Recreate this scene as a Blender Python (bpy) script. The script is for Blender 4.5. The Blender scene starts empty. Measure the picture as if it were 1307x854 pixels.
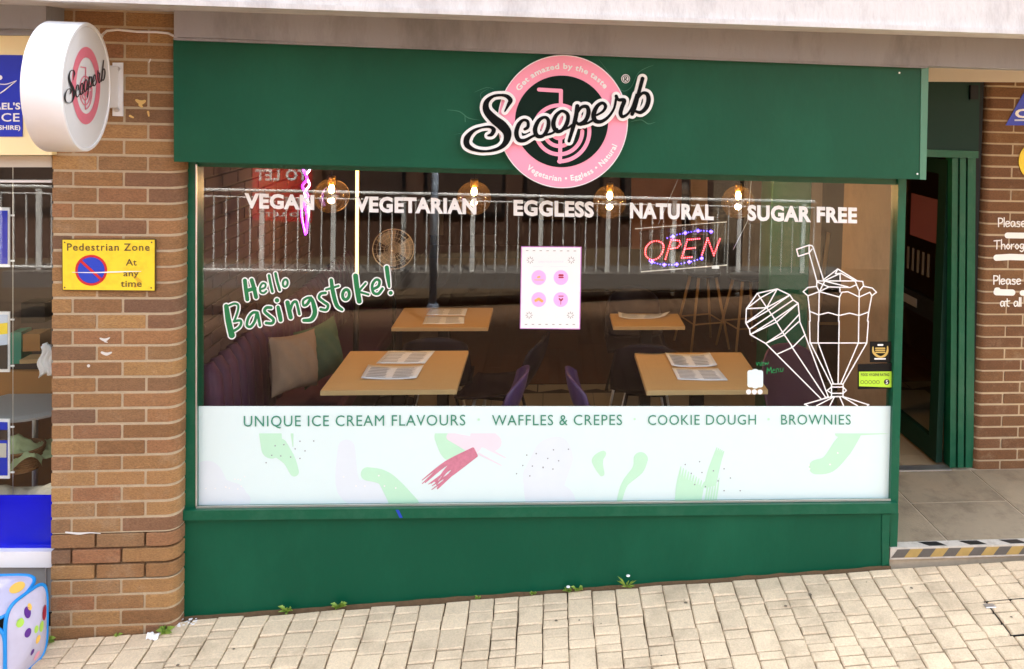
import bpy, bmesh, math, random
import numpy as np
from mathutils import Vector, Matrix
random.seed(7)
R = math.radians
C = bpy.context.scene.collection
scn = bpy.context.scene

# ------------------------------------------------------------------ camera
IW, IH = 1307.0, 854.0
F, PX, PY = 1050.0, 801.0, 146.0
TH, DE, RO = .0946, .0315, .026
CAM = Vector((0, -4.28, 2.6))
r0 = Vector((math.cos(TH), -math.sin(TH), 0))
fw = Vector((math.sin(TH)*math.cos(DE), math.cos(TH)*math.cos(DE), -math.sin(DE)))
u0 = r0.cross(fw)
rt = math.cos(RO)*r0 + math.sin(RO)*u0
up = -math.sin(RO)*r0 + math.cos(RO)*u0
cd = bpy.data.cameras.new('camera'); cam = bpy.data.objects.new('camera', cd); C.objects.link(cam)
M = Matrix((rt, up, -fw)).transposed().to_4x4(); M.translation = CAM
cam.matrix_world = M
cd.sensor_fit = 'HORIZONTAL'; cd.sensor_width = 36; cd.lens = F/IW*36
cd.shift_x = -(PX-IW/2)/IW; cd.shift_y = -(IH/2-PY)/IW
cd.clip_start = .05; cd.clip_end = 2000
scn.camera = cam

# ------------------------------------------------------------------ sky and sun
wd = bpy.data.worlds.new('World'); scn.world = wd; wd.use_nodes = True
wn = wd.node_tree.nodes; wl = wd.node_tree.links
sky = wn.new('ShaderNodeTexSky'); sky.sky_type = 'NISHITA'; sky.sun_disc = False
SUN_EL, SUN_AZ = R(58), R(24)      # azimuth clockwise from +Y: behind the shop and to the right, so the shop front is in open shade
sky.sun_elevation = SUN_EL; sky.sun_rotation = SUN_AZ; sky.air_density = 1.0; sky.dust_density = 5.0; sky.ozone_density = .6
bg = wn['Background']; bg.inputs['Strength'].default_value = .14
hz = wn.new('ShaderNodeHueSaturation'); hz.inputs['Saturation'].default_value = .38     # thin bright cloud: a paler, greyer sky
tn = wn.new('ShaderNodeMix'); tn.data_type = 'RGBA'; tn.blend_type = 'MULTIPLY'; tn.inputs[0].default_value = 1; tn.inputs[7].default_value = (.965, .985, 1, 1)
wl.new(sky.outputs[0], hz.inputs['Color']); wl.new(hz.outputs[0], tn.inputs[6]); wl.new(tn.outputs[2], bg.inputs['Color'])
sd = bpy.data.lights.new('sun', 'SUN'); sd.energy = 4.8; sd.angle = R(3); sd.color = (1, .96, .90)
sun = bpy.data.objects.new('sun', sd); C.objects.link(sun)
sdir = Vector((math.sin(SUN_AZ)*math.cos(SUN_EL), math.cos(SUN_AZ)*math.cos(SUN_EL), math.sin(SUN_EL)))
sun.rotation_euler = sdir.to_track_quat('Z', 'Y').to_euler(); sun.location = sdir*30
vs = scn.view_settings
scn.display_settings.display_device = 'sRGB'
vs.view_transform = 'Standard'; vs.look = 'None'; vs.gamma = 1; vs.exposure = 2.95; vs.use_curve_mapping = False
scn.cycles.max_bounces = 10; scn.cycles.transparent_max_bounces = 24; scn.cycles.use_denoising = True
scn.cycles.sample_clamp_indirect = 6; scn.cycles.caustics_reflective = False; scn.cycles.caustics_refractive = False

# ------------------------------------------------------------------ unprojection (pixel of the photo + a depth plane -> world point)
def ray(px, py): return fw + rt*(float(px-PX)/F) - up*(float(py-PY)/F)
def W(px, py, y=0.0):
    d = ray(px, py); return CAM + d*((y-CAM.y)/d.y)
def WZ(px, py, z):
    d = ray(px, py); return CAM + d*((z-CAM.z)/d.z)
def WP(px, py, p0, n):
    d = ray(px, py); return CAM + d*((p0-CAM).dot(n)/d.dot(n))
def refl(px, py, d):
    "point in the street whose mirror image in the window shows at this pixel, d metres before the glass"
    p = W(px, py, d); return Vector((p.x, -p.y, p.z))

# ------------------------------------------------------------------ tagging and linking
def tag(o, label=None, cat=None, group=None, kind=None):
    if label: o['label'] = label
    if cat: o['category'] = cat
    if group: o['group'] = group
    if kind: o['kind'] = kind
    return o
def thing(name, label, cat, loc=(0, 0, 0), rz=0, group=None):
    o = bpy.data.objects.new(name, None); C.objects.link(o); o.location = loc; o.rotation_euler = (0, 0, rz)
    o.empty_display_size = .1
    return tag(o, label, cat, group)
def link(name, me, m, parent=None):
    o = bpy.data.objects.new(name, me); C.objects.link(o)
    if m is not None and not me.materials: me.materials.append(m)
    if parent is not None: o.parent = parent
    return o
def mesh(name, vs_, fs, m=None, parent=None, smooth=False):
    me = bpy.data.meshes.new(name); me.from_pydata([tuple(v) for v in vs_], [], fs); me.update()
    if smooth: me.polygons.foreach_set('use_smooth', [True]*len(me.polygons))
    return link(name, me, m, parent)
class MB:
    def __init__(s): s.v = []; s.f = []
    def add(s, v, f):
        n = len(s.v); s.v += [Vector(q) for q in v]; s.f += [tuple(i+n for i in g) for g in f]; return s
    def box(s, a, b, bev=0):
        x0, y0, z0 = [min(p, q) for p, q in zip(a, b)]; x1, y1, z1 = [max(p, q) for p, q in zip(a, b)]
        if bev <= 0:
            return s.add([(x0,y0,z0),(x1,y0,z0),(x1,y1,z0),(x0,y1,z0),(x0,y0,z1),(x1,y0,z1),(x1,y1,z1),(x0,y1,z1)],
                  [(0,3,2,1),(4,5,6,7),(0,1,5,4),(1,2,6,5),(2,3,7,6),(3,0,4,7)])
        bm = bmesh.new(); bmesh.ops.create_cube(bm, size=1)
        for v in bm.verts: v.co = Vector(((x0+x1)/2+v.co.x*(x1-x0), (y0+y1)/2+v.co.y*(y1-y0), (z0+z1)/2+v.co.z*(z1-z0)))
        bmesh.ops.bevel(bm, geom=bm.edges[:], offset=bev, segments=1 if bev < .012 else 3, affect='EDGES', profile=.5)
        bm.verts.index_update(); s.add([v.co.copy() for v in bm.verts], [[v.index for v in f.verts] for f in bm.faces]); bm.free(); return s
    def prism(s, pts, back):
        "front polygon of world points, pushed by vector back"
        n = len(pts); back = Vector(back)
        s.add([Vector(p) for p in pts]+[Vector(p)+back for p in pts],
              [tuple(range(n))[::-1], tuple(range(n, 2*n))]+[(i, (i+1) % n, n+(i+1) % n, n+i) for i in range(n)]); return s
    def tube(s, pts, r, n=8, closed=False):
        pts = [Vector(p) for p in pts]; rr = r if isinstance(r, (list, tuple)) else [r]*len(pts)
        base = len(s.v); L = len(pts); prev = None
        for i, p in enumerate(pts):
            if closed: t = pts[(i+1) % L]-pts[i-1]
            else: t = pts[min(i+1, L-1)]-pts[max(i-1, 0)]
            t.normalize()
            if prev is None: a = t.orthogonal().normalized()
            else:
                a = prev - t*prev.dot(t); a.normalize()
            prev = a; b = t.cross(a)
            for k in range(n):
                an = 2*math.pi*k/n; s.v.append(p+(a*math.cos(an)+b*math.sin(an))*rr[i])
        for i in range(L if closed else L-1):
            j = (i+1) % L
            for k in range(n): s.f.append((base+i*n+k, base+i*n+(k+1) % n, base+j*n+(k+1) % n, base+j*n+k))
        if not closed:
            s.f.append(tuple(base+k for k in range(n))[::-1]); s.f.append(tuple(base+(L-1)*n+k for k in range(n)))
        return s
    def lathe(s, prof, origin=(0,0,0), axis=(0,0,1), n=32):
        ax = Vector(axis).normalized(); a = ax.orthogonal().normalized(); b = ax.cross(a); o = Vector(origin); base = len(s.v)
        for r, h in prof:
            for k in range(n):
                an = 2*math.pi*k/n; s.v.append(o+ax*h+(a*math.cos(an)+b*math.sin(an))*r)
        for i in range(len(prof)-1):
            for k in range(n): s.f.append((base+i*n+k, base+i*n+(k+1) % n, base+(i+1)*n+(k+1) % n, base+(i+1)*n+k))
        return s
    def grid(s, fn, nu, nv):
        base = len(s.v)
        for i in range(nu+1):
            for j in range(nv+1): s.v.append(Vector(fn(i/nu, j/nv)))
        for i in range(nu):
            for j in range(nv):
                q = base+i*(nv+1)+j; s.f.append((q, q+1, q+nv+2, q+nv+1))
        return s
    def build(s, name, m, parent=None, smooth=False): return mesh(name, s.v, s.f, m, parent, smooth)
def solidify(o, t, bev=0):
    md = o.modifiers.new('solid', 'SOLIDIFY'); md.thickness = t; md.offset = 0; return o
def autosmooth(o, ang=40):
    me = o.data; me.polygons.foreach_set('use_smooth', [True]*len(me.polygons)); 
    bm = bmesh.new(); bm.from_mesh(me)
    for e in bm.edges:
        if len(e.link_faces) == 2 and e.calc_face_angle(0) > R(ang): e.smooth = False
    bm.to_mesh(me); bm.free(); return o
def quadpts(pts, y): return [W(a, b, y) for a, b in pts]
def slab(name, pts, y, depth, m, parent=None):
    return MB().prism(quadpts(pts, y), (0, depth, 0)).build(name, m, parent)

# ------------------------------------------------------------------ materials
def srgb(r, g, b):
    f = lambda c: (c/255/12.92) if c/255 <= .04045 else ((c/255+.055)/1.055)**2.4
    return (f(r), f(g), f(b), 1)
def mat(name, col, rough=.6, metal=0, var=.12, vscale=6, bump=.0, bscale=80, emis=None, estr=0, spec=.5, dirt=None, dscale=3, dfac=.5, rand=0, stretch=None):
    m = bpy.data.materials.new(name); m.use_nodes = True; nt = m.node_tree; N = nt.nodes; L = nt.links
    p = N['Principled BSDF']; p.inputs['Roughness'].default_value = rough; p.inputs['Metallic'].default_value = metal
    p.inputs['Specular IOR Level'].default_value = spec
    col = tuple(col[:3])+(1,)
    tc = N.new('ShaderNodeTexCoord'); vec = tc.outputs['Object']
    if stretch:
        mp = N.new('ShaderNodeMapping'); mp.inputs['Scale'].default_value = stretch; L.new(vec, mp.inputs[0]); vec = mp.outputs[0]
    n1 = N.new('ShaderNodeTexNoise'); n1.inputs['Scale'].default_value = vscale; n1.inputs['Detail'].default_value = 6; n1.inputs['Roughness'].default_value = .62
    L.new(vec, n1.inputs['Vector'])
    mx = N.new('ShaderNodeMix'); mx.data_type = 'RGBA'
    mx.inputs[6].default_value = tuple(c*(1-var) for c in col[:3])+(1,); mx.inputs[7].default_value = tuple(min(1, c*(1+var)) for c in col[:3])+(1,)
    L.new(n1.outputs['Fac'], mx.inputs[0]); out = mx.outputs[2]
    if dirt:
        n2 = N.new('ShaderNodeTexNoise'); n2.inputs['Scale'].default_value = dscale; n2.inputs['Detail'].default_value = 9; n2.inputs['Roughness'].default_value = .7
        L.new(vec, n2.inputs['Vector'])
        cr = N.new('ShaderNodeMapRange'); cr.inputs['From Min'].default_value = .48; cr.inputs['From Max'].default_value = .72; cr.inputs['To Max'].default_value = dfac
        L.new(n2.outputs['Fac'], cr.inputs['Value'])
        m2 = N.new('ShaderNodeMix'); m2.data_type = 'RGBA'; L.new(cr.outputs[0], m2.inputs[0]); L.new(out, m2.inputs[6]); m2.inputs[7].default_value = tuple(dirt[:3])+(1,)
        out = m2.outputs[2]
    if rand:
        oi = N.new('ShaderNodeObjectInfo'); hs = N.new('ShaderNodeHueSaturation')
        mr = N.new('ShaderNodeMapRange'); mr.inputs['To Min'].default_value = 1-rand; mr.inputs['To Max'].default_value = 1+rand
        L.new(oi.outputs['Random'], mr.inputs['Value']); L.new(mr.outputs[0], hs.inputs['Value']); L.new(out, hs.inputs['Color']); out = hs.outputs[0]
    L.new(out, p.inputs['Base Color'])
    if rough > .15:
        rr = N.new('ShaderNodeMapRange'); rr.inputs['To Min'].default_value = max(0, rough-.08); rr.inputs['To Max'].default_value = min(1, rough+.1)
        L.new(n1.outputs['Fac'], rr.inputs['Value']); L.new(rr.outputs[0], p.inputs['Roughness'])
    if bump:
        n3 = N.new('ShaderNodeTexNoise'); n3.inputs['Scale'].default_value = bscale; n3.inputs['Detail'].default_value = 5; L.new(vec, n3.inputs['Vector'])
        b = N.new('ShaderNodeBump'); b.inputs['Strength'].default_value = min(1, bump); b.inputs['Distance'].default_value = .004
        L.new(n3.outputs['Fac'], b.inputs['Height']); L.new(b.outputs[0], p.inputs['Normal'])
    if emis: p.inputs['Emission Color'].default_value = tuple(emis[:3])+(1,); p.inputs['Emission Strength'].default_value = estr
    return m
def glass_mat(name, tint=(1, 1, 1), f0=.045, rough=0.0, wavy=False, haze=None):
    "thin clear pane: Schlick mix of transparent and mirror"
    m = bpy.data.materials.new(name); m.use_nodes = True; nt = m.node_tree; N = nt.nodes; L = nt.links
    for n in list(N): N.remove(n)
    o = N.new('ShaderNodeOutputMaterial'); t = N.new('ShaderNodeBsdfTransparent'); t.inputs[0].default_value = tuple(tint)+(1,)
    g = N.new('ShaderNodeBsdfGlossy'); g.inputs['Roughness'].default_value = rough
    lw = N.new('ShaderNodeLayerWeight'); pw = N.new('ShaderNodeMath'); pw.operation = 'POWER'; pw.inputs[1].default_value = 5
    L.new(lw.outputs['Facing'], pw.inputs[0])
    mr = N.new('ShaderNodeMapRange'); mr.inputs['To Min'].default_value = f0; L.new(pw.outputs[0], mr.inputs['Value'])
    lw.inputs['Blend'].default_value = .5
    if wavy:      # rolled glass is never quite flat, and never quite clean
        ge = N.new('ShaderNodeNewGeometry'); nz = N.new('ShaderNodeTexNoise'); nz.inputs['Scale'].default_value = 2.2; nz.inputs['Detail'].default_value = 3; L.new(ge.outputs['Position'], nz.inputs['Vector'])
        bp = N.new('ShaderNodeBump'); bp.inputs['Strength'].default_value = .5; bp.inputs['Distance'].default_value = .00016; L.new(nz.outputs['Fac'], bp.inputs['Height']); L.new(bp.outputs[0], g.inputs['Normal'])
    mx = N.new('ShaderNodeMixShader'); L.new(mr.outputs[0], mx.inputs[0]); L.new(t.outputs[0], mx.inputs[1]); L.new(g.outputs[0], mx.inputs[2])
    fin = mx.outputs[0]
    if haze:      # faint amber translucence added so the globe glows round its bulb
        df = N.new('ShaderNodeBsdfTranslucent'); df.inputs[0].default_value = tuple(haze[:3])+(1,); m3 = N.new('ShaderNodeMixShader'); m3.inputs[0].default_value = haze[3]
        L.new(fin, m3.inputs[1]); L.new(df.outputs[0], m3.inputs[2]); fin = m3.outputs[0]
    L.new(fin, o.inputs['Surface']); return m
def emit(name, col, s):
    m = bpy.data.materials.new(name); m.use_nodes = True; N = m.node_tree.nodes; L = m.node_tree.links
    p = N['Principled BSDF']; p.inputs['Base Color'].default_value = (.8, .8, .8, 1)
    p.inputs['Emission Color'].default_value = tuple(col[:3])+(1,); p.inputs['Emission Strength'].default_value = s; return m

def brick_mat(name, cols, rough=.88):
    m = mat(name, (.3, .2, .12), rough, var=.1, bump=.9, bscale=160)
    nt = m.node_tree; N = nt.nodes; L = nt.links; p = N['Principled BSDF']
    oi = N.new('ShaderNodeObjectInfo'); ge = N.new('ShaderNodeNewGeometry')
    cr = N.new('ShaderNodeValToRGB'); cr.color_ramp.interpolation = 'LINEAR'
    while len(cr.color_ramp.elements) < len(cols): cr.color_ramp.elements.new(.5)
    for i, c in enumerate(cols):
        cr.color_ramp.elements[i].position = i/(len(cols)-1); cr.color_ramp.elements[i].color = srgb(*c)
    L.new(oi.outputs['Random'], cr.inputs[0])
    n = N.new('ShaderNodeTexNoise'); n.inputs['Scale'].default_value = 28; n.inputs['Detail'].default_value = 8; n.inputs['Roughness'].default_value = .7
    mp = N.new('ShaderNodeMapping'); mp.inputs['Scale'].default_value = (.5, .5, 1.6); L.new(ge.outputs['Position'], mp.inputs[0]); L.new(mp.outputs[0], n.inputs['Vector'])
    mr = N.new('ShaderNodeMapRange'); mr.inputs['To Min'].default_value = .72; mr.inputs['To Max'].default_value = 1.3; L.new(n.outputs['Fac'], mr.inputs['Value'])
    hs = N.new('ShaderNodeHueSaturation'); L.new(cr.outputs[0], hs.inputs['Color']); L.new(mr.outputs[0], hs.inputs['Value'])
    # limey bloom and dark spots
    n2 = N.new('ShaderNodeTexNoise'); n2.inputs['Scale'].default_value = 5; n2.inputs['Detail'].default_value = 10; n2.inputs['Roughness'].default_value = .75; L.new(ge.outputs['Position'], n2.inputs['Vector'])
    m1 = N.new('ShaderNodeMapRange'); m1.inputs['From Min'].default_value = .55; m1.inputs['From Max'].default_value = .75; m1.inputs['To Max'].default_value = .45; L.new(n2.outputs['Fac'], m1.inputs['Value'])
    mx = N.new('ShaderNodeMix'); mx.data_type = 'RGBA'; L.new(m1.outputs[0], mx.inputs[0]); L.new(hs.outputs[0], mx.inputs[6]); mx.inputs[7].default_value = srgb(172, 150, 122)
    # coarse sand faced pitting
    n4 = N.new('ShaderNodeTexNoise'); n4.inputs['Scale'].default_value = 170; n4.inputs['Detail'].default_value = 4; n4.inputs['Roughness'].default_value = .8; L.new(mp.outputs[0], n4.inputs['Vector'])
    m4 = N.new('ShaderNodeMapRange'); m4.inputs['From Min'].default_value = .3; m4.inputs['From Max'].default_value = .7; m4.inputs['To Min'].default_value = .55; m4.inputs['To Max'].default_value = 1.35; L.new(n4.outputs['Fac'], m4.inputs['Value'])
    h2 = N.new('ShaderNodeHueSaturation'); L.new(mx.outputs[2], h2.inputs['Color']); L.new(m4.outputs[0], h2.inputs['Value'])
    L.new(h2.outputs[0], p.inputs['Base Color']); return m

GREEN = (.0018, .074, .037)
m_green = mat('green_paint', GREEN, .42, var=.16, vscale=1.4, bump=.18, bscale=40, dirt=(.008, .115, .06), dscale=1.6, dfac=.5, spec=.22, stretch=(1, 1, .55))
m_green2 = mat('green_frame_paint', (.003, .092, .046), .36, spec=.3, var=.14, vscale=5, bump=.08, bscale=90, dirt=(.08, .2, .13), dscale=9, dfac=.18)
m_greendk = mat('recess_shaded_green', (.003, .028, .018), .5, spec=.2, var=.1)  # green darkened in its colour to carry the shading of the door recess
m_greentrim = mat('green_corner_trim', (.05, .2, .13), .3, var=.1)
m_mortar = mat('mortar', srgb(180, 162, 134), .95, var=.18, vscale=30, bump=1, bscale=120)
m_mortar_dk = mat('old_mortar', srgb(120, 98, 74), .95, var=.3, vscale=30, bump=1, bscale=120)
m_brick = brick_mat('buff_brown_brick', [(128, 92, 58), (148, 110, 70), (156, 118, 74), (132, 96, 64), (166, 128, 80), (146, 104, 70), (112, 84, 64), (158, 118, 74), (146, 102, 70), (138, 104, 70), (164, 126, 80), (122, 92, 66)])
m_brick2 = brick_mat('brown_brick', [(118, 82, 52), (102, 70, 46), (122, 88, 56), (110, 76, 52)])
m_brick3 = brick_mat('wall_brick_far', [(78, 50, 36), (90, 60, 42), (70, 46, 34)])
m_conc = mat('white_painted_concrete', srgb(206, 204, 202), .8, var=.10, vscale=26, bump=1, bscale=70, dirt=srgb(140, 134, 134), dscale=6, dfac=.55, stretch=(1, 1, .35))
m_conc2 = mat('stained_grey_concrete', srgb(146, 147, 151), .8, var=.14, vscale=4, bump=.5, bscale=50, dirt=srgb(84, 82, 82), dscale=3.2, dfac=.6, stretch=(1, 1, .3))
m_cream = mat('cream_soffit', srgb(196, 190, 178), .7, var=.06)
m_white = mat('white_vinyl', (.85, .86, .85), .45, var=.02)
m_whitep = mat('white_plastic', (.83, .83, .84), .3, var=.04, vscale=4, dirt=(.6, .58, .56), dscale=3, dfac=.2)
m_pink = mat('pink_acrylic', srgb(245, 158, 184), .35, var=.03)
m_pinks = mat('pink_print', srgb(226, 120, 138), .5, var=.12, vscale=30)
m_signdark = mat('dark_green_disc', (.002, .014, .009), .5, var=.15, spec=.12)
m_black = mat('black_acrylic', (.001, .0025, .003), .5, var=.2, spec=.12)
m_ink = mat('black_ink', (.02, .02, .025), .5)
m_vgreen = mat('green_vinyl', srgb(4, 116, 64), .4, var=.1, vscale=25)
m_vteal = mat('teal_vinyl', srgb(52, 138, 112), .5, var=.06)
m_band = mat('pale_frosted_vinyl', srgb(218, 238, 238), .5, var=.02, vscale=2)
m_bgreen = mat('mint_print', srgb(188, 232, 204), .5, var=.04)
m_blil = mat('lilac_print', srgb(219, 231, 238), .5, var=.04)
m_bred = mat('raspberry_print', srgb(200, 124, 146), .5, var=.3, vscale=40)
m_bpink = mat('pale_pink_print', srgb(228, 220, 230), .5, var=.05)
m_bdot = mat('grey_print', srgb(140, 150, 155), .5)
m_alu = mat('aluminium', (.72, .72, .72), .35, metal=.9, var=.1)
m_steel = mat('galvanised_rail', (.86, .84, .80), .5, metal=.0, var=.1)
m_steelblue = mat('pale_blue_steel', (.55, .64, .78), .4, var=.1)
m_glass = glass_mat('window_glass', (.95, .97, .96), .029, 0, True)
m_bulbglass = glass_mat('smoked_globe_glass', (.86, .74, .56), .13, haze=(.9, .5, .2, .005))
m_yellow = mat('yellow_sign_face', srgb(244, 214, 48), .4, var=.05, vscale=8, dirt=srgb(205, 170, 40), dscale=14, dfac=.5)
m_ybk = mat('sign_edge', srgb(90, 70, 40), .5)
m_blue = mat('blue_sign_face', srgb(18, 62, 190), .4, var=.04)
m_red = mat('red_sign_face', srgb(200, 30, 40), .4, var=.06)
m_bluebanner = mat('blue_glossy_banner', srgb(0, 10, 190), .2, var=.35, vscale=2.2, spec=.4)  # uneven blue stands in for lighter streaks of gloss
m_pale = mat('pale_yellow_fascia', srgb(250, 236, 184), .5, var=.03)
m_deepblue = mat('deep_blue_panel', srgb(10, 48, 190), .3, var=.03)
m_stone = mat('paving_slab', srgb(148, 134, 112), .85, var=.16, vscale=6, bump=.6, bscale=90, dirt=srgb(88, 76, 62), dscale=4, dfac=.6, rand=.08)
m_stonej = mat('slab_joint', srgb(178, 164, 142), .95, var=.2, vscale=30)
m_sett = mat('tumbled_paver', srgb(214, 194, 164), .92, var=.36, vscale=120, bump=1, bscale=150, dirt=srgb(150, 132, 106), dscale=4.2, dfac=.6, rand=.10)
m_brownsett = mat('brown_paver', srgb(112, 82, 56), .9, var=.3, vscale=60, bump=1, bscale=120, dirt=srgb(70, 54, 40), dscale=3, dfac=.6)
m_settj = mat('joint_sand', srgb(92, 72, 48), .95, var=.4, vscale=40, bump=1)
m_wood = mat('oak_table', srgb(196, 158, 108), .38, var=.14, vscale=5, stretch=(1, 9, 9), bump=.1)
m_woodedge = mat('oak_edge', srgb(206, 172, 122), .45, var=.1, vscale=5)
m_woodfl = mat('wood_floor', srgb(92, 56, 26), .45, var=.3, vscale=4, stretch=(8, .8, 1), rand=.15)
m_tile = mat('beige_floor_tile', srgb(150, 136, 110), .5, var=.12)
m_tiledk = mat('dark_floor_tile', srgb(52, 40, 32), .5)
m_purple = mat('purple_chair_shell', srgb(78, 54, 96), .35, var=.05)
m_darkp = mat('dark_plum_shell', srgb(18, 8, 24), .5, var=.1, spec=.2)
m_plum = mat('plum_velvet', srgb(66, 24, 56), .7, var=.25, vscale=20, bump=.3)
m_cush1 = mat('taupe_linen', srgb(132, 108, 90), .9, var=.12, vscale=30, bump=.7, bscale=200)
m_cush2 = mat('sage_linen', srgb(58, 80, 60), .9, var=.15, vscale=30, bump=.7, bscale=200)
m_paper = mat('menu_paper', srgb(224, 226, 232), .6, var=.03)
m_print = mat('menu_print', srgb(150, 155, 165), .6, var=.3, vscale=60)
m_wallin = mat('plum_brick_wall', srgb(66, 46, 46), .85, var=.3, vscale=14, bump=.6)
m_walldk = mat('dark_brown_wall', srgb(54, 36, 26), .7, var=.35, vscale=2.4)
m_ceil = mat('dark_ceiling', srgb(40, 30, 26), .8, var=.2)
m_beige = mat('beige_partition', srgb(150, 124, 96), .7, var=.25, vscale=2, dirt=srgb(90, 72, 54), dscale=2, dfac=.6)
m_brass = mat('brass', srgb(180, 140, 70), .3, metal=1, var=.1)
m_blackmet = mat('black_metal', (.006, .006, .0065), .5, spec=.2)
m_tube = emit('warm_led_tube', (1, .40, .09), 1.3)
m_neon = emit('magenta_neon', (.5, .01, .9), .9)
m_neonw = emit('pink_white_neon', (1, .55, 1), 1.2)
m_bulb = emit('warm_bulb', (1, .62, .22), 12)
m_ledr = emit('red_led', (1, .012, .02), 1.7)
m_ledb = emit('blue_led', (.05, .02, 1), 1.6)
m_leaf = mat('weed_leaf', (.26, .40, .06), .6, var=.3, vscale=60)
m_asph = mat('street_ground', srgb(150, 138, 118), .9, var=.15, vscale=3)
m_litter = mat('white_litter', (.8, .8, .8), .7)
m_grey = mat('grey_panel', srgb(150, 148, 145), .5, var=.06)

# ------------------------------------------------------------------ flat artwork: union of strokes as one clean contour mesh
def catmull(pts, ws, n=6, closed=False):
    P = [Vector((a, b)) for a, b in pts]; L = len(P); o = []; w = []
    if L < 3: return [tuple(p) for p in P], list(ws)
    rng = range(L) if closed else range(L-1)
    g = (lambda i: P[i % L]) if closed else (lambda i: P[max(0, min(L-1, i))])
    for i in rng:
        a, b, c, d = g(i-1), g(i), g(i+1), g(i+2)
        for k in range(n):
            t = k/n; q = .5*((2*b)+(c-a)*t+(2*a-5*b+4*c-d)*t*t+(-a+3*b-3*c+d)*t**3)
            o.append(tuple(q)); w.append(ws[i % L]*(1-t)+ws[(i+1) % L]*t)
    if not closed: o.append(tuple(P[-1])); w.append(ws[-1])
    return o, w
def S(pts, w, smooth=True, closed=False, sc=1, org=(0, 0)):
    "stroke: points (zoom coordinates / sc + org) and full width(s) in the same units"
    ws = list(w) if isinstance(w, (list, tuple)) else [w]*len(pts)
    P = [(org[0]+a/sc, org[1]+b/sc) for a, b in pts]; ws = [q/sc/2 for q in ws]
    if smooth: P, ws = catmull(P, ws, 6, closed)
    if closed: P = P+[P[0]]; ws = ws+[ws[0]]
    return (P, ws)
def art(name, strokes, upf, nrm, thick, m, parent, grow=0.0, h=.5, clip=None, minus=None, extra=None):
    """strokes -> mesh; upf(px,py) gives the world point on the face, nrm the outward normal, thick the depth behind it"""
    xs = [p[0] for s in strokes for p in s[0]]; ys = [p[1] for s in strokes for p in s[0]]
    mw = max(max(s[1]) for s in strokes)+grow+2*h
    x0, x1, y0, y1 = min(xs)-mw, max(xs)+mw, min(ys)-mw, max(ys)+mw
    nx, ny = int((x1-x0)/h)+2, int((y1-y0)/h)+2
    gx = x0+np.arange(nx)*h; gy = y0+np.arange(ny)*h; G = np.full((ny, nx), 99.0)
    def rast(G, strokes, grow):
        for P, ws in strokes:
            if len(P) == 1: P = P+[(P[0][0]+.001, P[0][1])]; ws = ws*2
            for (a, b), (wa, wb) in zip(zip(P[:-1], P[1:]), zip(ws[:-1], ws[1:])):
                pad = max(wa, wb)+grow+2*h
                i0 = max(0, int((min(a[0], b[0])-pad-x0)/h)); i1 = min(nx, int((max(a[0], b[0])+pad-x0)/h)+2)
                j0 = max(0, int((min(a[1], b[1])-pad-y0)/h)); j1 = min(ny, int((max(a[1], b[1])+pad-y0)/h)+2)
                if i1 <= i0 or j1 <= j0: continue
                X, Y = np.meshgrid(gx[i0:i1], gy[j0:j1]); dx, dy = b[0]-a[0], b[1]-a[1]; LL = dx*dx+dy*dy+1e-9
                t = np.clip(((X-a[0])*dx+(Y-a[1])*dy)/LL, 0, 1)
                D = np.hypot(X-a[0]-t*dx, Y-a[1]-t*dy)-(wa*(1-t)+wb*t)-grow
                G[j0:j1, i0:i1] = np.minimum(G[j0:j1, i0:i1], D)
    rast(G, strokes, grow)
    if clip:
        X, Y = np.meshgrid(gx, gy); G = np.maximum(G, clip(X, Y))
    if minus:
        H = np.full((ny, nx), 99.0); rast(H, minus, 0); G = np.maximum(G, -H)
    G[0, :] = G[-1, :] = 1; G[:, 0] = G[:, -1] = 1
    G = np.where(np.abs(G) < 1e-4, 1e-4, G)
    ins = G < 0; cnt = ins[:-1, :-1].astype(int)+ins[1:, :-1]+ins[:-1, 1:]+ins[1:, 1:]
    V = {}; vl = []; fs = []; sides = []
    def vid(key, x, y):
        if key not in V: V[key] = len(vl); vl.append((x, y))
        return V[key]
    for j in range(ny-1):
        row = cnt[j]; nz = np.nonzero(row)[0]
        run = None
        for i in list(nz)+[-9]:
            full = i >= 0 and row[i] == 4
            if run is not None and not (full and i == run[1]+1):
                a, b = run; fs.append((vid((a, j), gx[a], gy[j]), vid((b+1, j), gx[b+1], gy[j]), vid((b+1, j+1), gx[b+1], gy[j+1]), vid((a, j+1), gx[a], gy[j+1]))); run = None
            if i < 0: break
            if full:
                run = (i, i) if run is None else (run[0], i); continue
            cs = [(i, j), (i+1, j), (i+1, j+1), (i, j+1)]; poly = []; kind = []
            for k in range(4):
                A, B = cs[k], cs[(k+1) % 4]; va, vb = G[A[1], A[0]], G[B[1], B[0]]
                if va < 0: poly.append(vid(A, gx[A[0]], gy[A[1]])); kind.append(0)
                if (va < 0) != (vb < 0):
                    t = va/(va-vb); key = ('e',)+tuple(sorted((A, B)))
                    poly.append(vid(key, gx[A[0]]+(gx[B[0]]-gx[A[0]])*t, gy[A[1]]+(gy[B[1]]-gy[A[1]])*t)); kind.append(1 if va < 0 else 2)
            if len(poly) >= 3:
                fs.append(tuple(poly))
                for k in range(len(poly)):
                    if kind[k] == 1 and kind[(k+1) % len(poly)] == 2: sides.append((poly[k], poly[(k+1) % len(poly)]))
    nrm = Vector(nrm); w = [upf(x, y) for x, y in vl]
    if thick > 0:
        used = sorted({q for s in sides for q in s}); mp = {q: len(w)+k for k, q in enumerate(used)}
        w += [w[q]-nrm*thick for q in used]
        fs += [(a, mp[a], mp[b], b) for a, b in sides]
    return mesh(name, w, fs, m, parent)
FY = lambda y: (lambda a, b: W(a, b, y))
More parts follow.
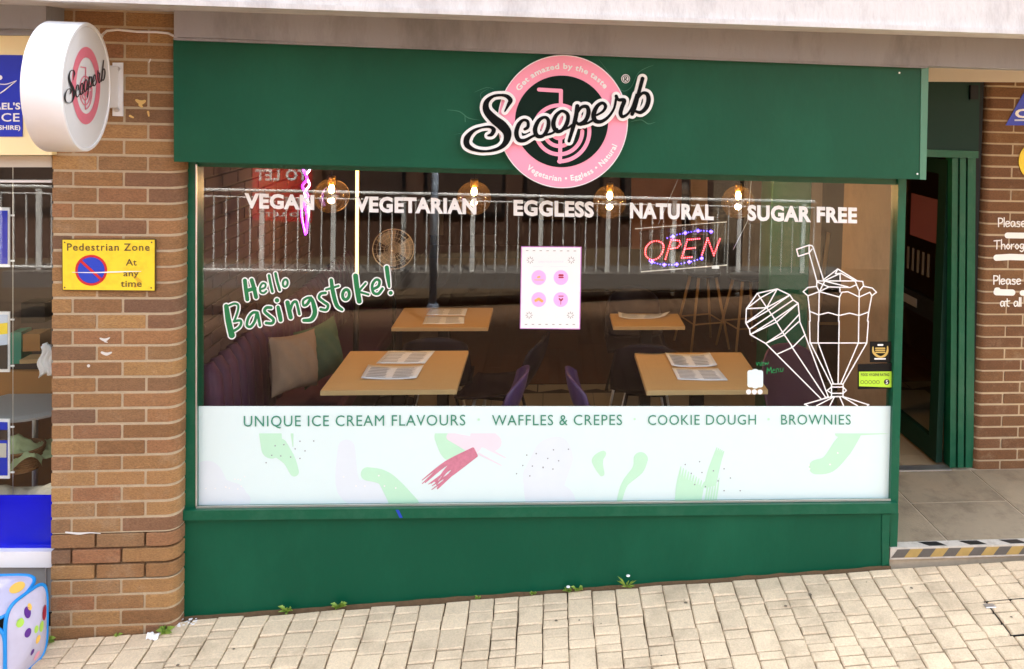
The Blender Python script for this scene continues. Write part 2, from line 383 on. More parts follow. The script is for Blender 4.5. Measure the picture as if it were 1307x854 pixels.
NF = (0, -1, 0)

_tc = {}
def text_uv(s, bold=0.0, spacing=1.0):
    cu = bpy.data.curves.new('t', 'FONT'); cu.body = s; cu.offset = bold; cu.resolution_u = 3; cu.space_character = spacing; cu.fill_mode = 'FRONT'
    o = bpy.data.objects.new('t', cu); C.objects.link(o)
    dg = bpy.context.evaluated_depsgraph_get(); me = bpy.data.meshes.new_from_object(o.evaluated_get(dg))
    v = [tuple(q.co[:2]) for q in me.vertices]; f = [tuple(p.vertices) for p in me.polygons]
    bpy.data.objects.remove(o); bpy.data.curves.remove(cu); bpy.data.meshes.remove(me)
    return v, f
def text_px(name, s, a, b, cap, y=None, m=None, parent=None, bold=.02, spacing=1.05, upf=None, caph=.73, slant=0.0):
    "text with its baseline from pixel a to pixel b, capital height cap pixels"
    v, f = text_uv(s, bold, spacing); x0 = min(q[0] for q in v); x1 = max(q[0] for q in v)
    upf = upf or FY(y); out = []
    for u, w in v:
        t = (u-x0)/(x1-x0); k = w/caph*cap
        out.append(upf(a[0]+(b[0]-a[0])*t+slant*k, a[1]+(b[1]-a[1])*t-k))
    return mesh(name, out, f, m, parent)
def text_arc(name, s, c, rad, a0, a1, cap, y, m, parent, inward=False, bold=.03):
    v, f = text_uv(s, bold, 1.1); x0 = min(q[0] for q in v); x1 = max(q[0] for q in v); out = []
    for u, w in v:
        t = (u-x0)/(x1-x0); an = R(a0+(a1-a0)*t); k = w/.73*cap; r = rad-k if inward else rad+k
        out.append(W(c[0]+math.cos(an)*r, c[1]+math.sin(an)*r, y))
    return mesh(name, out, f, m, parent)
def disc_px(name, c, rx, ry, y, m, parent, thick=0, n=64, rot=0):
    pts = [W(c[0]+rx*math.cos(2*math.pi*k/n), c[1]+ry*math.sin(2*math.pi*k/n), y) for k in range(n)]
    if thick: return MB().prism(pts, (0, thick, 0)).build(name, m, parent)
    return mesh(name, pts, [tuple(range(n))[::-1]], m, parent)

# ================================================================== GROUND
FLZ = .13                                              # shop floor level
g1 = W(235, 787, -.03); g2 = W(1135, 722, -.03); GA = (g2.z-g1.z)/(g2.x-g1.x); GB = .049
def gz(x, y):
    xx = max(-5, min(5, x)); yy = max(-9, y)
    return g1.z+GA*(xx-g1.x)+GB*(yy+.03)
def ground():
    xs = [-900, -60, -12, -5]+[-4+k for k in range(9)]+[5, 12, 60, 900]; ys = [-900, -60, -20, -9, -5, -3, -1.5, -.5, .0]
    b = MB(); n = len(ys)
    for x in xs:
        for y in ys: b.v.append(Vector((x, y, gz(x, y)-.035)))
    for i in range(len(xs)-1):
        for j in range(n-1): b.f.append((i*n+j, (i+1)*n+j, (i+1)*n+j+1, i*n+j+1))
    tag(b.build('ground', m_settj), kind='structure')
    tag(MB().box((-900, .9, -.7), (900, 900, -.3)).build('far_ground', m_asph), kind='structure')
ground()
# setts: columns run towards the shop, cross joints fall at random
CW = .1250
def sett_geo(x0, x1, y0, y1, jit=.0015):
    g = .0026; c = .0058
    a = [x0+g+random.uniform(-jit, jit), x1-g+random.uniform(-jit, jit)]; b = [y0+g+.0012, y1-g-.0012]
    zt = random.uniform(-.0022, .0022); tl = random.uniform(-.002, .002)
    def z(x, y): return gz(x, y)+zt+tl*((x-x0)/CW-.5)
    e = lambda: random.uniform(-.002, .002)
    B = []; T = []; D = []
    for (x, y, sx, sy) in ((a[0], b[0], 1, 1), (a[1], b[0], -1, 1), (a[1], b[1], -1, -1), (a[0], b[1], 1, -1)):
        ex, ey = e(), e()
        D.append((x+ex, y+ey, z(x, y)-.06)); B.append((x+ex, y+ey, z(x, y)-c*.9)); T.append((x+sx*c+ex, y+sy*c+ey, z(x, y)))
    v = D+B+T
    f = [(8, 9, 10, 11)]+[(i, (i+1) % 4, 4+(i+1) % 4, 4+i) for i in range(4)]+[(4+i, 4+(i+1) % 4, 8+(i+1) % 4, 8+i) for i in range(4)]
    return v, f
pav = thing('pavement', None, None); pav['kind'] = 'structure'
stuff = MB(); far = MB(); near = []
YF = -.045
k = 0
x = -4.6
while x < 4.6:
    y = YF - random.uniform(0, .02) if x < 1.88 else YF-.012
    if x+CW < -1.775: y = -.13 if x > -2.4 else -.02
    while y > -6.9:
        L_ = random.choice((.052, .062, .062, .08, .085, .105, .135))
        if y > -1.3: near.append((x, x+CW, y-L_, y))
        else: far.add(*sett_geo(x, x+CW, y-L_, y))
        y -= L_
    x += CW
# keep as parts the ones inside the picture
def topx(p):
    d = p-CAM; w = d.dot(fw); return PX+F*d.dot(rt)/w, PY-F*d.dot(up)/w
cnt = 0
for (a, b, c, d) in near:
    vis = False
    for (xx, yy) in ((a, c), (a, d), (b, c), (b, d)):
        q = topx(Vector((xx, yy, gz(xx, yy))))
        if -5 < q[0] < 1312 and q[1] < 858: vis = True
    if vis and cnt < 300:
        v, f = sett_geo(a, b, c, d); mesh('paving_block', v, f, m_sett, pav); cnt += 1
    else: stuff.add(*sett_geo(a, b, c, d))
o = stuff.build('paving_block_field', m_sett, pav); o['kind'] = 'stuff'
o = far.build('brown_block_field', m_brownsett, pav); o['kind'] = 'stuff'

# ================================================================== BRICK PILLARS
def brick_profile(x0, x1, yf, yb, rl=0, rr=0, n=7):
    "plan outline of a brick: front edge at yf, optional rounded corner left/right"
    p = []
    if rl: p += [(x0, yb)]+[(x0+rl-rl*math.cos(R(90*k/n)), yf+rl-rl*math.sin(R(90*k/n))) for k in range(n+1)]
    else: p += [(x0, yb), (x0, yf)]
    if rr: p += [(x1-rr+rr*math.sin(R(90*k/n)), yf+rr-rr*math.cos(R(90*k/n))) for k in range(n+1)]+[(x1, yb)]
    else: p += [(x1, yf), (x1, yb)]
    return p
def brick_geo(prof, z0, z1, e=.003):
    n = len(prof); cx = sum(p[0] for p in prof)/n; cy = sum(p[1] for p in prof)/n
    def ins(p, d):
        q = Vector((cx-p[0], cy-p[1])); l = q.length; q.normalize()
        return (p[0]+(d if p[0] < cx else -d)*(abs(q.x) > .25), p[1]+(d if p[1] < cy else -d)*.8)
    v = []
    for z, d in ((z0, e), (z0+e, 0), (z1-e, 0), (z1, e)):
        for p in prof:
            a = ins(p, d) if d else p; v.append((a[0], a[1], z))
    f = []
    for L_ in range(3):
        for i in range(n-1): f.append((L_*n+i, L_*n+i+1, (L_+1)*n+i+1, (L_+1)*n+i))
    f.append(tuple(range(n))[::-1]); f.append(tuple(range(3*n, 4*n)))
    f = [tuple(reversed(q)) for q in f]
    return v, f
def brick_course_mesh(cache, key, *args):
    if key not in cache:
        v, f = brick_geo(*args); me = bpy.data.meshes.new('brick'); me.from_pydata(v, [], f); me.update()
        me.polygons.foreach_set('use_smooth', [False]*len(me.polygons)); cache[key] = me
    return cache[key]
def pillar_left():
    t = thing('brick_pillar', 'left buff brick pillar with rounded right corner carrying the yellow parking sign', 'pillar')
    YP = -.12; xl = W(66, 500, YP).x; xr = -1.775
    zb = W(150, 640.5, YP).z; ch = .0735
    ch = (W(150, 440, YP).z-W(150, 640.5, YP).z)/(200.5/19.95)
    ja = [W(p, 500, YP).x for p in (92, 156)]; jb = [W(p, 500, YP).x for p in (123, 186.5)]
    cache = {}; j = .006
    for k in range(-11, 40):
        z0 = zb+k*ch
        if z0 > 3.05: break
        xs = [xl]+(jb if k % 2 == 1 else ja)+[xr]
        # the course just below 640.5 (k=-1) has joints B
        proud = random.uniform
        for i in range(3):
            last = i == 2
            key = (k % 2, i, random.randint(0, 2)); dy = (0, .0012, -.0012)[key[2]]
            pr = brick_profile(xs[i]+(j if i else 0), xs[i+1]-(0 if last else j), YP+dy, .02 if last else YP+.10, 0, .058 if last else 0)
            me = brick_course_mesh(cache, key, pr, -ch/2+.0056, ch/2-.0056)
            o = link('brick', me, m_brick, t); o.location.z = z0+ch/2
    for (nm, a, b, ins, mm) in (('mortar', zb-11*ch, zb-5*ch, .0035, m_mortar), ('mortar', zb-5*ch, zb-2*ch, .02, m_mortar_dk), ('mortar', zb-2*ch, 3.1, .003, m_mortar)):
        pr = brick_profile(xl+ins, xr-ins, YP+ins, .018, 0, .056)
        v = [(p[0], p[1], a) for p in pr]+[(p[0], p[1], b-.0005) for p in pr]; n = len(pr)
        mesh(nm, v, [(i, n+i, n+i+1, i+1) for i in range(n-1)]+[tuple(range(n)), tuple(range(n, 2*n))[::-1]], mm, t)
    return t
pillar_left()
def marks():
    t = [o for o in C.objects if o.name.startswith('brick_pillar')][0]
    up_ = FY(-.1225); mw = mat('white_paint_scrape', (.7, .68, .64), .8, var=.2); my = mat('ochre_plaster_dab', srgb(222, 184, 112), .9, var=.2)
    for m__, st in ((my, [S([(174, 128), (180, 131), (185, 129)], [3, 6, 3]), S([(178, 134), (181, 136)], 3, False)]), (my, [S([(166, 148), (170, 150)], [3, 2], False)]), (my, [S([(189, 143), (190, 148)], [3, 2], False)]),
        (mw, [S([(128, 432), (134, 434), (140, 431)], [2, 4, 1])]), (mw, [S([(130, 450), (136, 452), (142, 450)], [3, 4, 2])]), (mw, [S([(134, 436), (137, 437)], [2, 1], False)]), (mw, [S([(113, 467)], 4, False)]), (mw, [S([(192, 76), (190, 80)], [2, 1], False)]),
        (mw, [S([(84, 679.5), (100, 681), (115, 680), (128, 681)], [2, 3, 1.5, 1])])):
        art('paint_mark', st, up_, NF, 0, m__, t, h=.4)
marks()
def pillar_right():
    t = thing('brick_pillar', 'right brown brick pillar with white handwriting beside the open door', 'pillar')
    YP = .87; xl = W(1243, 560, YP).x; xr = xl+.95
    zb = FLZ-.02; ch = .0755; cache = {}; j = .006; L_ = .235
    for k in range(0, 36):
        z0 = zb+k*ch
        off = .118*(k % 2)
        xs = [xl]; q = xl+.19+off-.0
        while q < xr-.05: xs.append(q); q += L_
        xs.append(xr)
        for i in range(len(xs)-1):
            key = (k % 2, i, random.randint(0, 2)); dy = (0, .0015, -.0015)[key[2]]
            pr = brick_profile(xs[i]+(j if i else 0), xs[i+1]-j, YP+dy, YP+.2 if i == 0 else YP+.1, .05 if i == 0 else 0, 0)
            me = brick_course_mesh(cache, key, pr, -ch/2+.0056, ch/2-.0056)
            o = link('brick', me, m_brick2, t); o.location.z = z0+ch/2
    pr = brick_profile(xl+.003, xr-.003, YP+.003, YP+.2, .05, 0); n = len(pr)
    v = [(p[0], p[1], zb) for p in pr]+[(p[0], p[1], zb+36*ch) for p in pr]
    mesh('mortar', v, [(i, n+i, n+i+1, i+1) for i in range(n-1)], m_mortar, t)
    # painted handwriting
    up_ = FY(YP-.0035)
    G = {'P': [[(0, 0), (0, 10)], [(0, 0), (4, .5), (5, 3), (3.5, 5.5), (0, 6)]], 'l': [[(0, -.5), (0, 10)]],
         'e': [[(0, 7), (4.5, 6), (3.5, 4), (1, 4.2), (0, 7), (1.5, 10), (4.5, 9)]], 'a': [[(4.5, 4.5), (1.5, 4), (0, 7), (1.5, 10), (4, 8), (4.5, 4.5), (5, 10)]],
         's': [[(4, 4.5), (1, 4.2), (1, 6), (3.8, 7.8), (3, 10), (0, 9.6)]], 'T': [[(-2, .4), (5, 0)], [(1.5, 0), (1.2, 10)]], 'h': [[(0, -1), (0, 10)], [(0, 6), (2.5, 4.5), (4, 6), (4.2, 10)]],
         'o': [[(2, 4.3), (0, 7), (2, 10), (4, 7), (2, 4.3)]], 'r': [[(0, 4.5), (0, 10)], [(0, 6), (3, 4.3)]], 'g': [[(4, 4.5), (1, 4.5), (0, 7.5), (2, 9.5), (4, 7)], [(4, 4.5), (4, 11), (2, 13), (0, 12)]],
         't': [[(1.5, 1), (1.5, 8.5), (3.5, 10)], [(-1, 4), (4.5, 3.5)]]}
    def write(s, x, y, sc):
        st = []
        for ch_ in s:
            if ch_ == ' ': x += 3.5*sc; continue
            for q in G[ch_]: st.append(S([(x+a*sc, y+b*sc) for a, b in q], 1.5, len(q) > 2))
            x += (max(p[0] for q in G[ch_] for p in q)+1.7)*sc
        return st
    art('painted_lettering', write('Please', 1274.5, 278.5, 1.08), up_, NF, 0, m_white, t, h=.35)
    art('painted_lettering', write('Thorog', 1271, 307, 1.08), up_, NF, 0, m_white, t, h=.35)
    art('painted_lettering', write('Please', 1268.5, 352, 1.08), up_, NF, 0, m_white, t, h=.35)
    art('painted_lettering', write('at all', 1277, 380.5, 1.05), up_, NF, 0, m_white, t, h=.35)
    art('painted_bar', [S([(1286, 300.5), (1320, 301)], 7.5, False), S([(1272, 329), (1289, 328), (1320, 329)], 8, False), S([(1272, 373), (1292, 373.5)], 8, False), S([(1272, 370), (1274, 370)], 6, False), S([(1305, 374), (1320, 374)], 7, False)], up_, NF, 0, m_white, t, h=.4)
    return t
pillar_right()

# ================================================================== CANOPY AND BEAM
t = thing('concrete_canopy', 'white concrete canopy edge running along the top above both shops', 'canopy')
YS = -.62
a, b = W(61, 1, YS), W(1307, 44, YS); dz = (b.z-a.z)/(b.x-a.x); zc = lambda x: a.z+dz*(x-a.x)
mb = MB(); X0, X1 = -9, 9
mb.add([(X0, YS, zc(X0)), (X1, YS, zc(X1)), (X1, YS, zc(X1)+1.2), (X0, YS, zc(X0)+1.2), (X0, 1.2, zc(X0)+.03), (X1, 1.2, zc(X1)+.03), (X1, 1.2, zc(X1)+1.2), (X0, 1.2, zc(X0)+1.2)],
       [(0, 1, 2, 3), (0, 4, 5, 1), (3, 2, 6, 7), (4, 7, 6, 5), (0, 3, 7, 4), (1, 5, 6, 2)])
mb.build('canopy_slab', m_conc, t)
MB().prism([Vector((X0, YS-.014, zc(X0)+.0)), Vector((X1, YS-.014, zc(X1)+.0)), Vector((X1, YS-.014, zc(X1)+.022)), Vector((X0, YS-.014, zc(X0)+.022))], (0, .013, 0)).build('drip_edge', m_conc, t)
YB = -.26
slab('beam', [(222, -30), (1420, 14), (1420, 92), (1180, 84), (222, 47)], YB, .24, m_conc2, t)
slab('beam', [(-200, -40), (59, -32), (59, 37), (-200, 32)], YB, .24, m_conc2, t)
slab('beam_lip', [(222, 47.6), (1184, 83), (1184, 87), (222, 51)], YB+.012, .2, m_conc2, t)
# wall above, out of frame, built tall so it shades the street paving
tag(MB().box((-9, .3, zc(0)+1.2), (9, .6, 11.0)).build('upper_wall', m_brick2), 'unseen brown upper wall over the concrete canopy, made tall to shade the street', 'wall')

# ================================================================== SHOP FRONT
sf = thing('shop_front', 'dark green painted shop front with a wide printed window', 'shop front')
slab('fascia_board', [(221, 50.5), (1176, 87), (1174, 229), (222, 206.5)], -.2, .205, m_green, sf)
slab('fascia_corner_trim', [(1176, 87), (1185.5, 86.3), (1182, 229.6), (1174, 229)], -.204, .2, m_greentrim, sf)
slab('fascia_flashing', [(221, 48.6), (1176, 85), (1176, 87), (221, 50.5)], -.215, .02, m_conc2, sf)
for p in ((1171, 222), (1148, 93)): disc_px('screw', p, 1.3, 1.3, -.2015, m_white, sf, 0, 8)
scr = mat('paint_scuff', (.03, .17, .10), .5, var=.3)
art('paint_scuff', [S([(0, 385), (70, 395), (120, 430), (185, 442)], [1, 4, 5, 1], sc=4.271, org=(570, 50)), S([(1000, 452), (1060, 440), (1100, 462), (1140, 452)], [1, 5, 4, 1], sc=4.271, org=(570, 50)),
    S([(830, 110), (900, 205), (955, 280), (1005, 262), (1050, 180), (1130, 140)], [1, 3, 4, 4, 4, 1], sc=4.271, org=(570, 50)), S([(100, 420), (102, 450)], [3, 5], False, sc=4.271, org=(570, 50)), S([(150, 290), (215, 265), (260, 272)], [1, 3, 1], sc=4.271, org=(570, 50)),
    S([(200, 350), (185, 300), (230, 270)], [1, 3, 1], sc=4.271, org=(570, 50)), S([(40, 520), (100, 510)], [1, 2], False, sc=4.271, org=(570, 50))], FY(-.2008), NF, 0, scr, sf, h=.3)
# stall riser (tapers with the slope), its edge strips, sill
slab('stall_riser', [(234, 664), (1135, 656), (1135, 718.5), (1137, 733), (235, 806)], -.03, .05, m_green, sf)
slab('riser_stile', [(1126, 656.5), (1136, 656.4), (1134.5, 719), (1126, 723)], -.036, .005, m_green2, sf)
slab('riser_return', [(1136, 656), (1147, 655), (1145, 700), (1136, 702)], -.02, .9, m_green2, sf)
slab('window_sill', [(231, 652), (1146.5, 642.5), (1146.5, 655.5), (231, 664.5)], -.055, .06, m_green2, sf)
slab('blue_tape_mark', [(505, 651), (509, 651), (514, 661), (510, 661)], -.0565, .001, m_blue, sf)
# base strip of dirty mortar at the foot of the riser
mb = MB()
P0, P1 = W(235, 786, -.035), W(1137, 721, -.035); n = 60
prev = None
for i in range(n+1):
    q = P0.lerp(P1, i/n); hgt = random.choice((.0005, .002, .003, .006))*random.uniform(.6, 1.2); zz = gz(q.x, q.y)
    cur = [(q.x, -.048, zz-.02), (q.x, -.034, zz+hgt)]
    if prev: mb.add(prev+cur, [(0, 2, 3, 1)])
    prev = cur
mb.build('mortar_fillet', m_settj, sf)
win = link('window_frame', MB().prism(quadpts([(231, 206), (250.5, 206), (250.5, 650), (232, 652)], -.03), (0, .09, 0)).prism(quadpts([(1147, 226), (1157, 226), (1146.5, 642), (1136.5, 642)], -.03), (0, .09, 0)).prism(quadpts([(250.7, 204), (1146.8, 222), (1146.8, 236), (250.7, 212.5)], -.012), (0, .05, 0)).prism(quadpts([(250.7, 646.8), (1136.2, 637.6), (1136.2, 644), (250.7, 653)], -.018), (0, .06, 0)).build('x', m_green2).data, m_green2, sf)
bpy.data.objects.remove(bpy.data.objects['x'])
slab('glazing_bead', [(249.6, 210), (251.2, 210), (251.2, 647.5), (249.6, 647.5)], -.034, .006, m_alu, win)
slab('glazing_bead', [(250, 646.4), (1137, 637), (1137, 639.4), (250, 649)], -.034, .006, m_alu, win)
slab('glass', [(249, 208), (1149, 230), (1139, 640), (249, 650)], 0, .006, m_glass, win)
VY = -.003
tw = [('VEGAN', 312, 401, 264.5, 267, 18), ('VEGETARIAN', 453, 608, 269.5, 272.5, 19), ('EGGLESS', 655.5, 758, 274, 276.5, 19), ('NATURAL', 804, 911, 277.5, 280, 19), ('SUGAR FREE', 954, 1094, 280.5, 284, 19)]
for s_, xa, xb, ya, yb, c_ in tw: text_px('lettering', s_, (xa, ya), (xb, yb), c_, VY, m_white, win, .045, 1.08)
slab('frosted_band', [(251, 518.5), (1139.5, 518.5), (1136.4, 637.3), (251, 647.2)], -.002, .0015, m_band, win)
tb = [('UNIQUE ICE CREAM FLAVOURS', 311, 594, 544.5, 543, 14.5), ('WAFFLES & CREPES', 628, 794, 543, 542.5, 14), ('COOKIE DOUGH', 827, 965, 542.5, 542, 13.5), ('BROWNIES', 997, 1086, 542, 542, 13.5)]
for s_, xa, xb, ya, yb, c_ in tb: text_px('lettering', s_, (xa, ya), (xb, yb), c_, VY-.0022, m_vteal, win, 0, 1.1)
for p in ((611, 535.5), (810, 535), (981, 535)): disc_px('dot_mark', p, 1.6, 1.6, VY-.002, m_bgreen, win, 0, 10)
# printed shapes on the band
Z1 = dict(sc=2.781, org=(230, 500)); Z2 = dict(sc=2.723, org=(680, 500))
bot = lambda X, Y: Y-(646.5-(X-250)*.0102)
cl = lambda X, Y: np.maximum(bot(X, Y), 553.2-Y)
def band_art(name, st, m, dy, clip=cl, minus=None): return art(name, st, FY(-.0024-dy), NF, 0, m, win, clip=clip, h=.7, minus=minus)
band_art('printed_shape', [S([(75, 330), (95, 300), (130, 350), (190, 370)], [90, 110, 100, 90], **Z1), S([(60, 385), (220, 385)], 60, **Z1)], m_blil, .0002)
band_art('printed_shape', [S([(590, 200), (600, 340), (690, 370)], [60, 90, 110], **Z1), S([(1270, 330), (1300, 380), (1330, 400)], [100, 150, 150], **Z1)], m_blil, .0002)
band_art('printed_shape', [S([(40, 300), (70, 230), (90, 190)], [150, 140, 60], **Z2)], m_blil, .0003)
band_art('printed_shape', [S([(320, 150), (325, 200)], [80, 75], **Z1), S([(350, 200), (385, 240), (405, 285)], [70, 45, 32], **Z1), S([(397, 150), (400, 195)], [10, 3], **Z1)], m_bgreen, .0004)
band_art('printed_shape', [S([(665, 292), (720, 305), (760, 350), (800, 410)], [48, 52, 75, 100], **Z1)], m_bgreen, .0004)
band_art('printed_shape', [S([(940, 160), (960, 210), (1000, 225)], [75, 70, 40], **Z1)], m_bgreen, .0004, minus=[S([(1030, 145), (1030, 150)], 120, **Z1)])
band_art('printed_shape', [S([(1070, 155), (1110, 180)], [80, 60], **Z1), S([(960, 160), (1040, 190)], [30, 60], **Z1), S([(1060, 220), (1140, 262)], [8, 3], **Z1), S([(1090, 200), (1155, 235)], [10, 3], **Z1)], m_bpink, .0005)
st = []
for k in range(13):
    o_ = k*4-24; l_ = random.uniform(-25, 25)
    st.append(S([(1045+o_*.25, 215+o_*.5), (960+o_*.6+l_*.2, 270+o_*.8), (890+o_*.5+l_, 330+o_*.55+random.uniform(-8, 8))], [11, 8, 2.5], **Z1))
band_art('brush_mark', st, m_bred, .0007)
band_art('printed_shape', [S([(245, 215), (225, 240), (240, 285)], [20, 40, 18], **Z2), S([(375, 235), (365, 270), (320, 320), (302, 375)], [50, 40, 22, 18], **Z2)], m_bgreen, .0004)
st = [S([(500+k*9, 375), (505+k*9, 320+k*3), (515+k*9, 260+k*6)], [12, 12, 3], **Z2) for k in range(10)]+[S([(600+k*8, 330-k*2), (615+k*8, 270-k*4), (640+k*6, 195+k*3)], [11, 11, 4], **Z2) for k in range(5)]+[S([(600+k*9, 378), (606+k*9, 340), (612+k*9, 300)], [7, 6, 2], **Z2) for k in range(5)]
band_art('brush_mark', st, m_bgreen, .0004)
band_art('printed_shape', [S([(985, 262), (1030, 250), (1075, 195), (1110, 145)], [50, 60, 70, 60], **Z2), S([(1060, 146), (1240, 143)], [20, 6], **Z2)], m_bgreen, .0004)
d1 = [(305, 252), (337, 192), (368, 188), (408, 203), (425, 176), (474, 175), (443, 210), (357, 228), (392, 232), (425, 237), (325, 226), (1230, 225), (1264, 220), (1250, 264), (1288, 268), (1216, 262), (1194, 291), (1241, 299)]
d2 = [(12, 215), (72, 202), (124, 200), (52, 232), (90, 240), (36, 264), (70, 269), (530, 253), (580, 243), (551, 284), (588, 281), (628, 275), (665, 268), (687, 300), (644, 310), (563, 323), (600, 330), (665, 344), (721, 344)]
art('printed_dots', [S([p], 5, False, **Z1) for p in d1]+[S([p], 5, False, **Z2) for p in d2], FY(-.0034), NF, 0, m_bdot, win, h=.45)
art('printed_dots', [S([(random.uniform(90, 240), random.uniform(300, 390))], 5, False, **Z1) for _ in range(12)]+[S([p], 6, False, **Z1) for p in ((580, 302), (624, 335), (655, 335), (705, 298), (725, 335), (765, 342))]+[S([p], 6, False, **Z2) for p in ((1060, 213), (1033, 253), (960, 255), (962, 268))], FY(-.0034), NF, 0, m_white, win, h=.45)

# greeting in brush letters
A_ = dict(sc=8.54, org=(280, 340)); B_ = dict(sc=8.54, org=(390, 330))
def ell(c, rx, ry, tilt=0, n=10):
    t_ = R(tilt); return [(c[0]+rx*math.cos(2*math.pi*k/n)*math.cos(t_)-ry*math.sin(2*math.pi*k/n)*math.sin(t_), c[1]+rx*math.cos(2*math.pi*k/n)*math.sin(t_)+ry*math.sin(2*math.pi*k/n)*math.cos(t_)) for k in range(n)]
hello = [S([(278, 155), (290, 260), (305, 360)], 44, **A_), S([(352, 150), (378, 240), (400, 335)], 44, **A_), S([(300, 265), (385, 240)], 40, False, **A_),
  S([(448, 250), (495, 232), (503, 195), (470, 185), (443, 230), (450, 280), (485, 290), (512, 268)], 22, **A_), S([(540, 100), (558, 190), (578, 275)], 30, **A_), S([(612, 78), (632, 170), (658, 258)], 30, **A_),
  S(ell((718, 182), 26, 40, 8), 24, closed=True, **A_),
  S([(75, 435), (98, 590), (135, 750)], [50, 62, 68], **A_), S([(110, 425), (165, 405), (205, 425), (200, 490), (165, 590)], 24, **A_), S([(160, 600), (225, 590), (238, 620), (215, 665), (165, 700)], 28, **A_),
  S([(415, 505), (365, 505), (318, 560), (300, 640), (340, 658), (385, 600), (412, 510), (432, 590), (442, 645)], 30, **A_),
  S([(565, 450), (515, 450), (492, 490), (545, 540), (590, 580), (575, 620), (510, 618)], 32, **A_),
  S([(628, 370)], 48, False, **A_), S([(640, 445), (655, 520), (668, 585)], [38, 48, 44], **A_),
  S([(742, 395), (760, 480), (778, 555)], 48, **A_), S([(770, 480), (800, 400), (835, 385), (852, 430), (872, 520)], 30, **A_),
  S([(60, 425), (20, 430), (-25, 460), (-22, 510), (15, 500), (62, 440), (92, 520), (100, 600), (60, 665), (-20, 675)], [26, 26, 26, 26, 30, 36, 48, 50, 46, 34], **B_),
  S([(218, 375), (165, 385), (148, 430), (200, 475), (245, 510), (225, 560), (165, 552)], 30, **B_),
  S([(280, 235), (300, 370), (340, 510), (398, 558)], [38, 46, 44, 30], **B_), S([(225, 338), (290, 320), (360, 298)], 24, **B_),
  S(ell((440, 393), 36, 55, 8), 34, closed=True, **B_),
  S([(545, 190), (562, 330), (585, 465)], 54, **B_), S([(590, 345), (655, 270)], 24, False, **B_), S([(590, 365), (685, 392)], 24, False, **B_),
  S([(745, 330), (795, 300), (805, 245), (765, 232), (727, 290), (738, 368), (790, 385), (838, 328)], 30, **B_),
  S([(885, 98), (898, 200), (912, 308)], [46, 46, 26], **B_), S([(928, 375)], 44, False, **B_)]
art('greeting_outline', hello, FY(VY), NF, 0, m_white, win, grow=1.6, h=.5)
art('greeting_lettering', hello, FY(VY-.0012), NF, 0, m_vgreen, win, h=.4)

# white line drawing of a cone and a sundae glass
def PL(pts, sc, org): return S(pts, 1.55*sc, False, sc=sc, org=org)
c1 = (7.117, (940, 340)); c2 = (6.57, (1000, 300)); c3 = (7.114, (1010, 410)); ln = []
for p in ([(190, 245), (370, 205), (485, 260), (515, 305), (560, 335), (570, 435), (575, 495)], [(190, 245), (90, 385), (85, 515), (120, 575), (125, 620), (265, 700), (365, 800), (497, 932)],
          [(190, 245), (275, 375), (320, 440), (360, 500), (420, 600), (510, 735)], [(370, 205), (220, 285), (90, 385)], [(370, 205), (275, 375)], [(90, 385), (275, 375), (85, 515)], [(275, 375), (485, 260)],
          [(90, 515), (290, 400), (485, 260)], [(120, 570), (515, 305)], [(125, 620), (350, 480), (560, 335)], [(125, 620), (365, 505), (560, 335)], [(265, 700), (420, 600), (570, 435)], [(265, 700), (430, 625), (575, 495)],
          [(365, 800), (510, 735), (625, 620)]): ln.append(PL(p, *c1))
for p in ([(110, 120), (215, 85), (240, 90), (250, 105), (335, 375)], [(110, 120), (125, 178), (215, 150), (280, 385)], [(215, 85), (215, 150), (240, 118)], [(335, 375), (455, 285), (620, 385)], [(435, 325), (480, 320), (600, 385)], [(455, 285), (435, 325)],
          [(480, 320), (340, 385)], [(475, 320), (475, 385)], [(280, 385), (620, 385), (665, 390), (672, 425), (635, 470)], [(280, 385), (278, 430), (300, 475), (345, 390)], [(285, 395), (380, 435), (300, 475)], [(340, 385), (540, 435)],
          [(380, 435), (560, 440), (605, 420)], [(600, 385), (635, 470)], [(165, 475), (205, 440), (280, 430)], [(165, 475), (205, 510), (300, 475), (470, 520), (490, 480), (540, 475), (635, 520), (725, 480), (740, 510), (780, 480), (745, 445), (670, 430)],
          [(472, 440), (475, 478)], [(205, 510), (220, 640), (224, 722)], [(300, 475), (295, 722)], [(470, 520), (462, 722)], [(635, 470), (632, 722)], [(740, 510), (715, 645), (704, 722)],
          [(220, 640), (295, 670), (375, 650), (465, 675), (555, 655), (635, 675), (715, 645)]): ln.append(PL(p, *c2))
for p in ([(0, 435), (275, 710)], [(75, 0), (125, 125), (335, 685)], [(0, 225), (310, 690)], [(275, 710), (335, 685)], [(165, 0), (170, 190), (360, 570)], [(245, 0), (243, 195), (380, 565)], [(435, 0), (425, 560)], [(612, 0), (610, 195), (450, 565)], [(700, 0), (685, 198), (470, 570)],
          [(170, 198), (685, 198)], [(365, 570), (470, 570), (470, 685), (365, 685), (365, 570)], [(365, 598), (470, 598), (500, 628), (470, 655), (365, 655), (325, 628), (365, 598)],
          [(365, 685), (120, 755), (150, 768)], [(470, 685), (705, 760), (690, 768)], [(380, 690), (230, 768)], [(390, 690), (350, 768)], [(440, 690), (475, 768)], [(470, 690), (600, 768)]): ln.append(PL(p, *c3))
art('line_drawing', ln, FY(VY), NF, 0, m_white, win, h=.4)
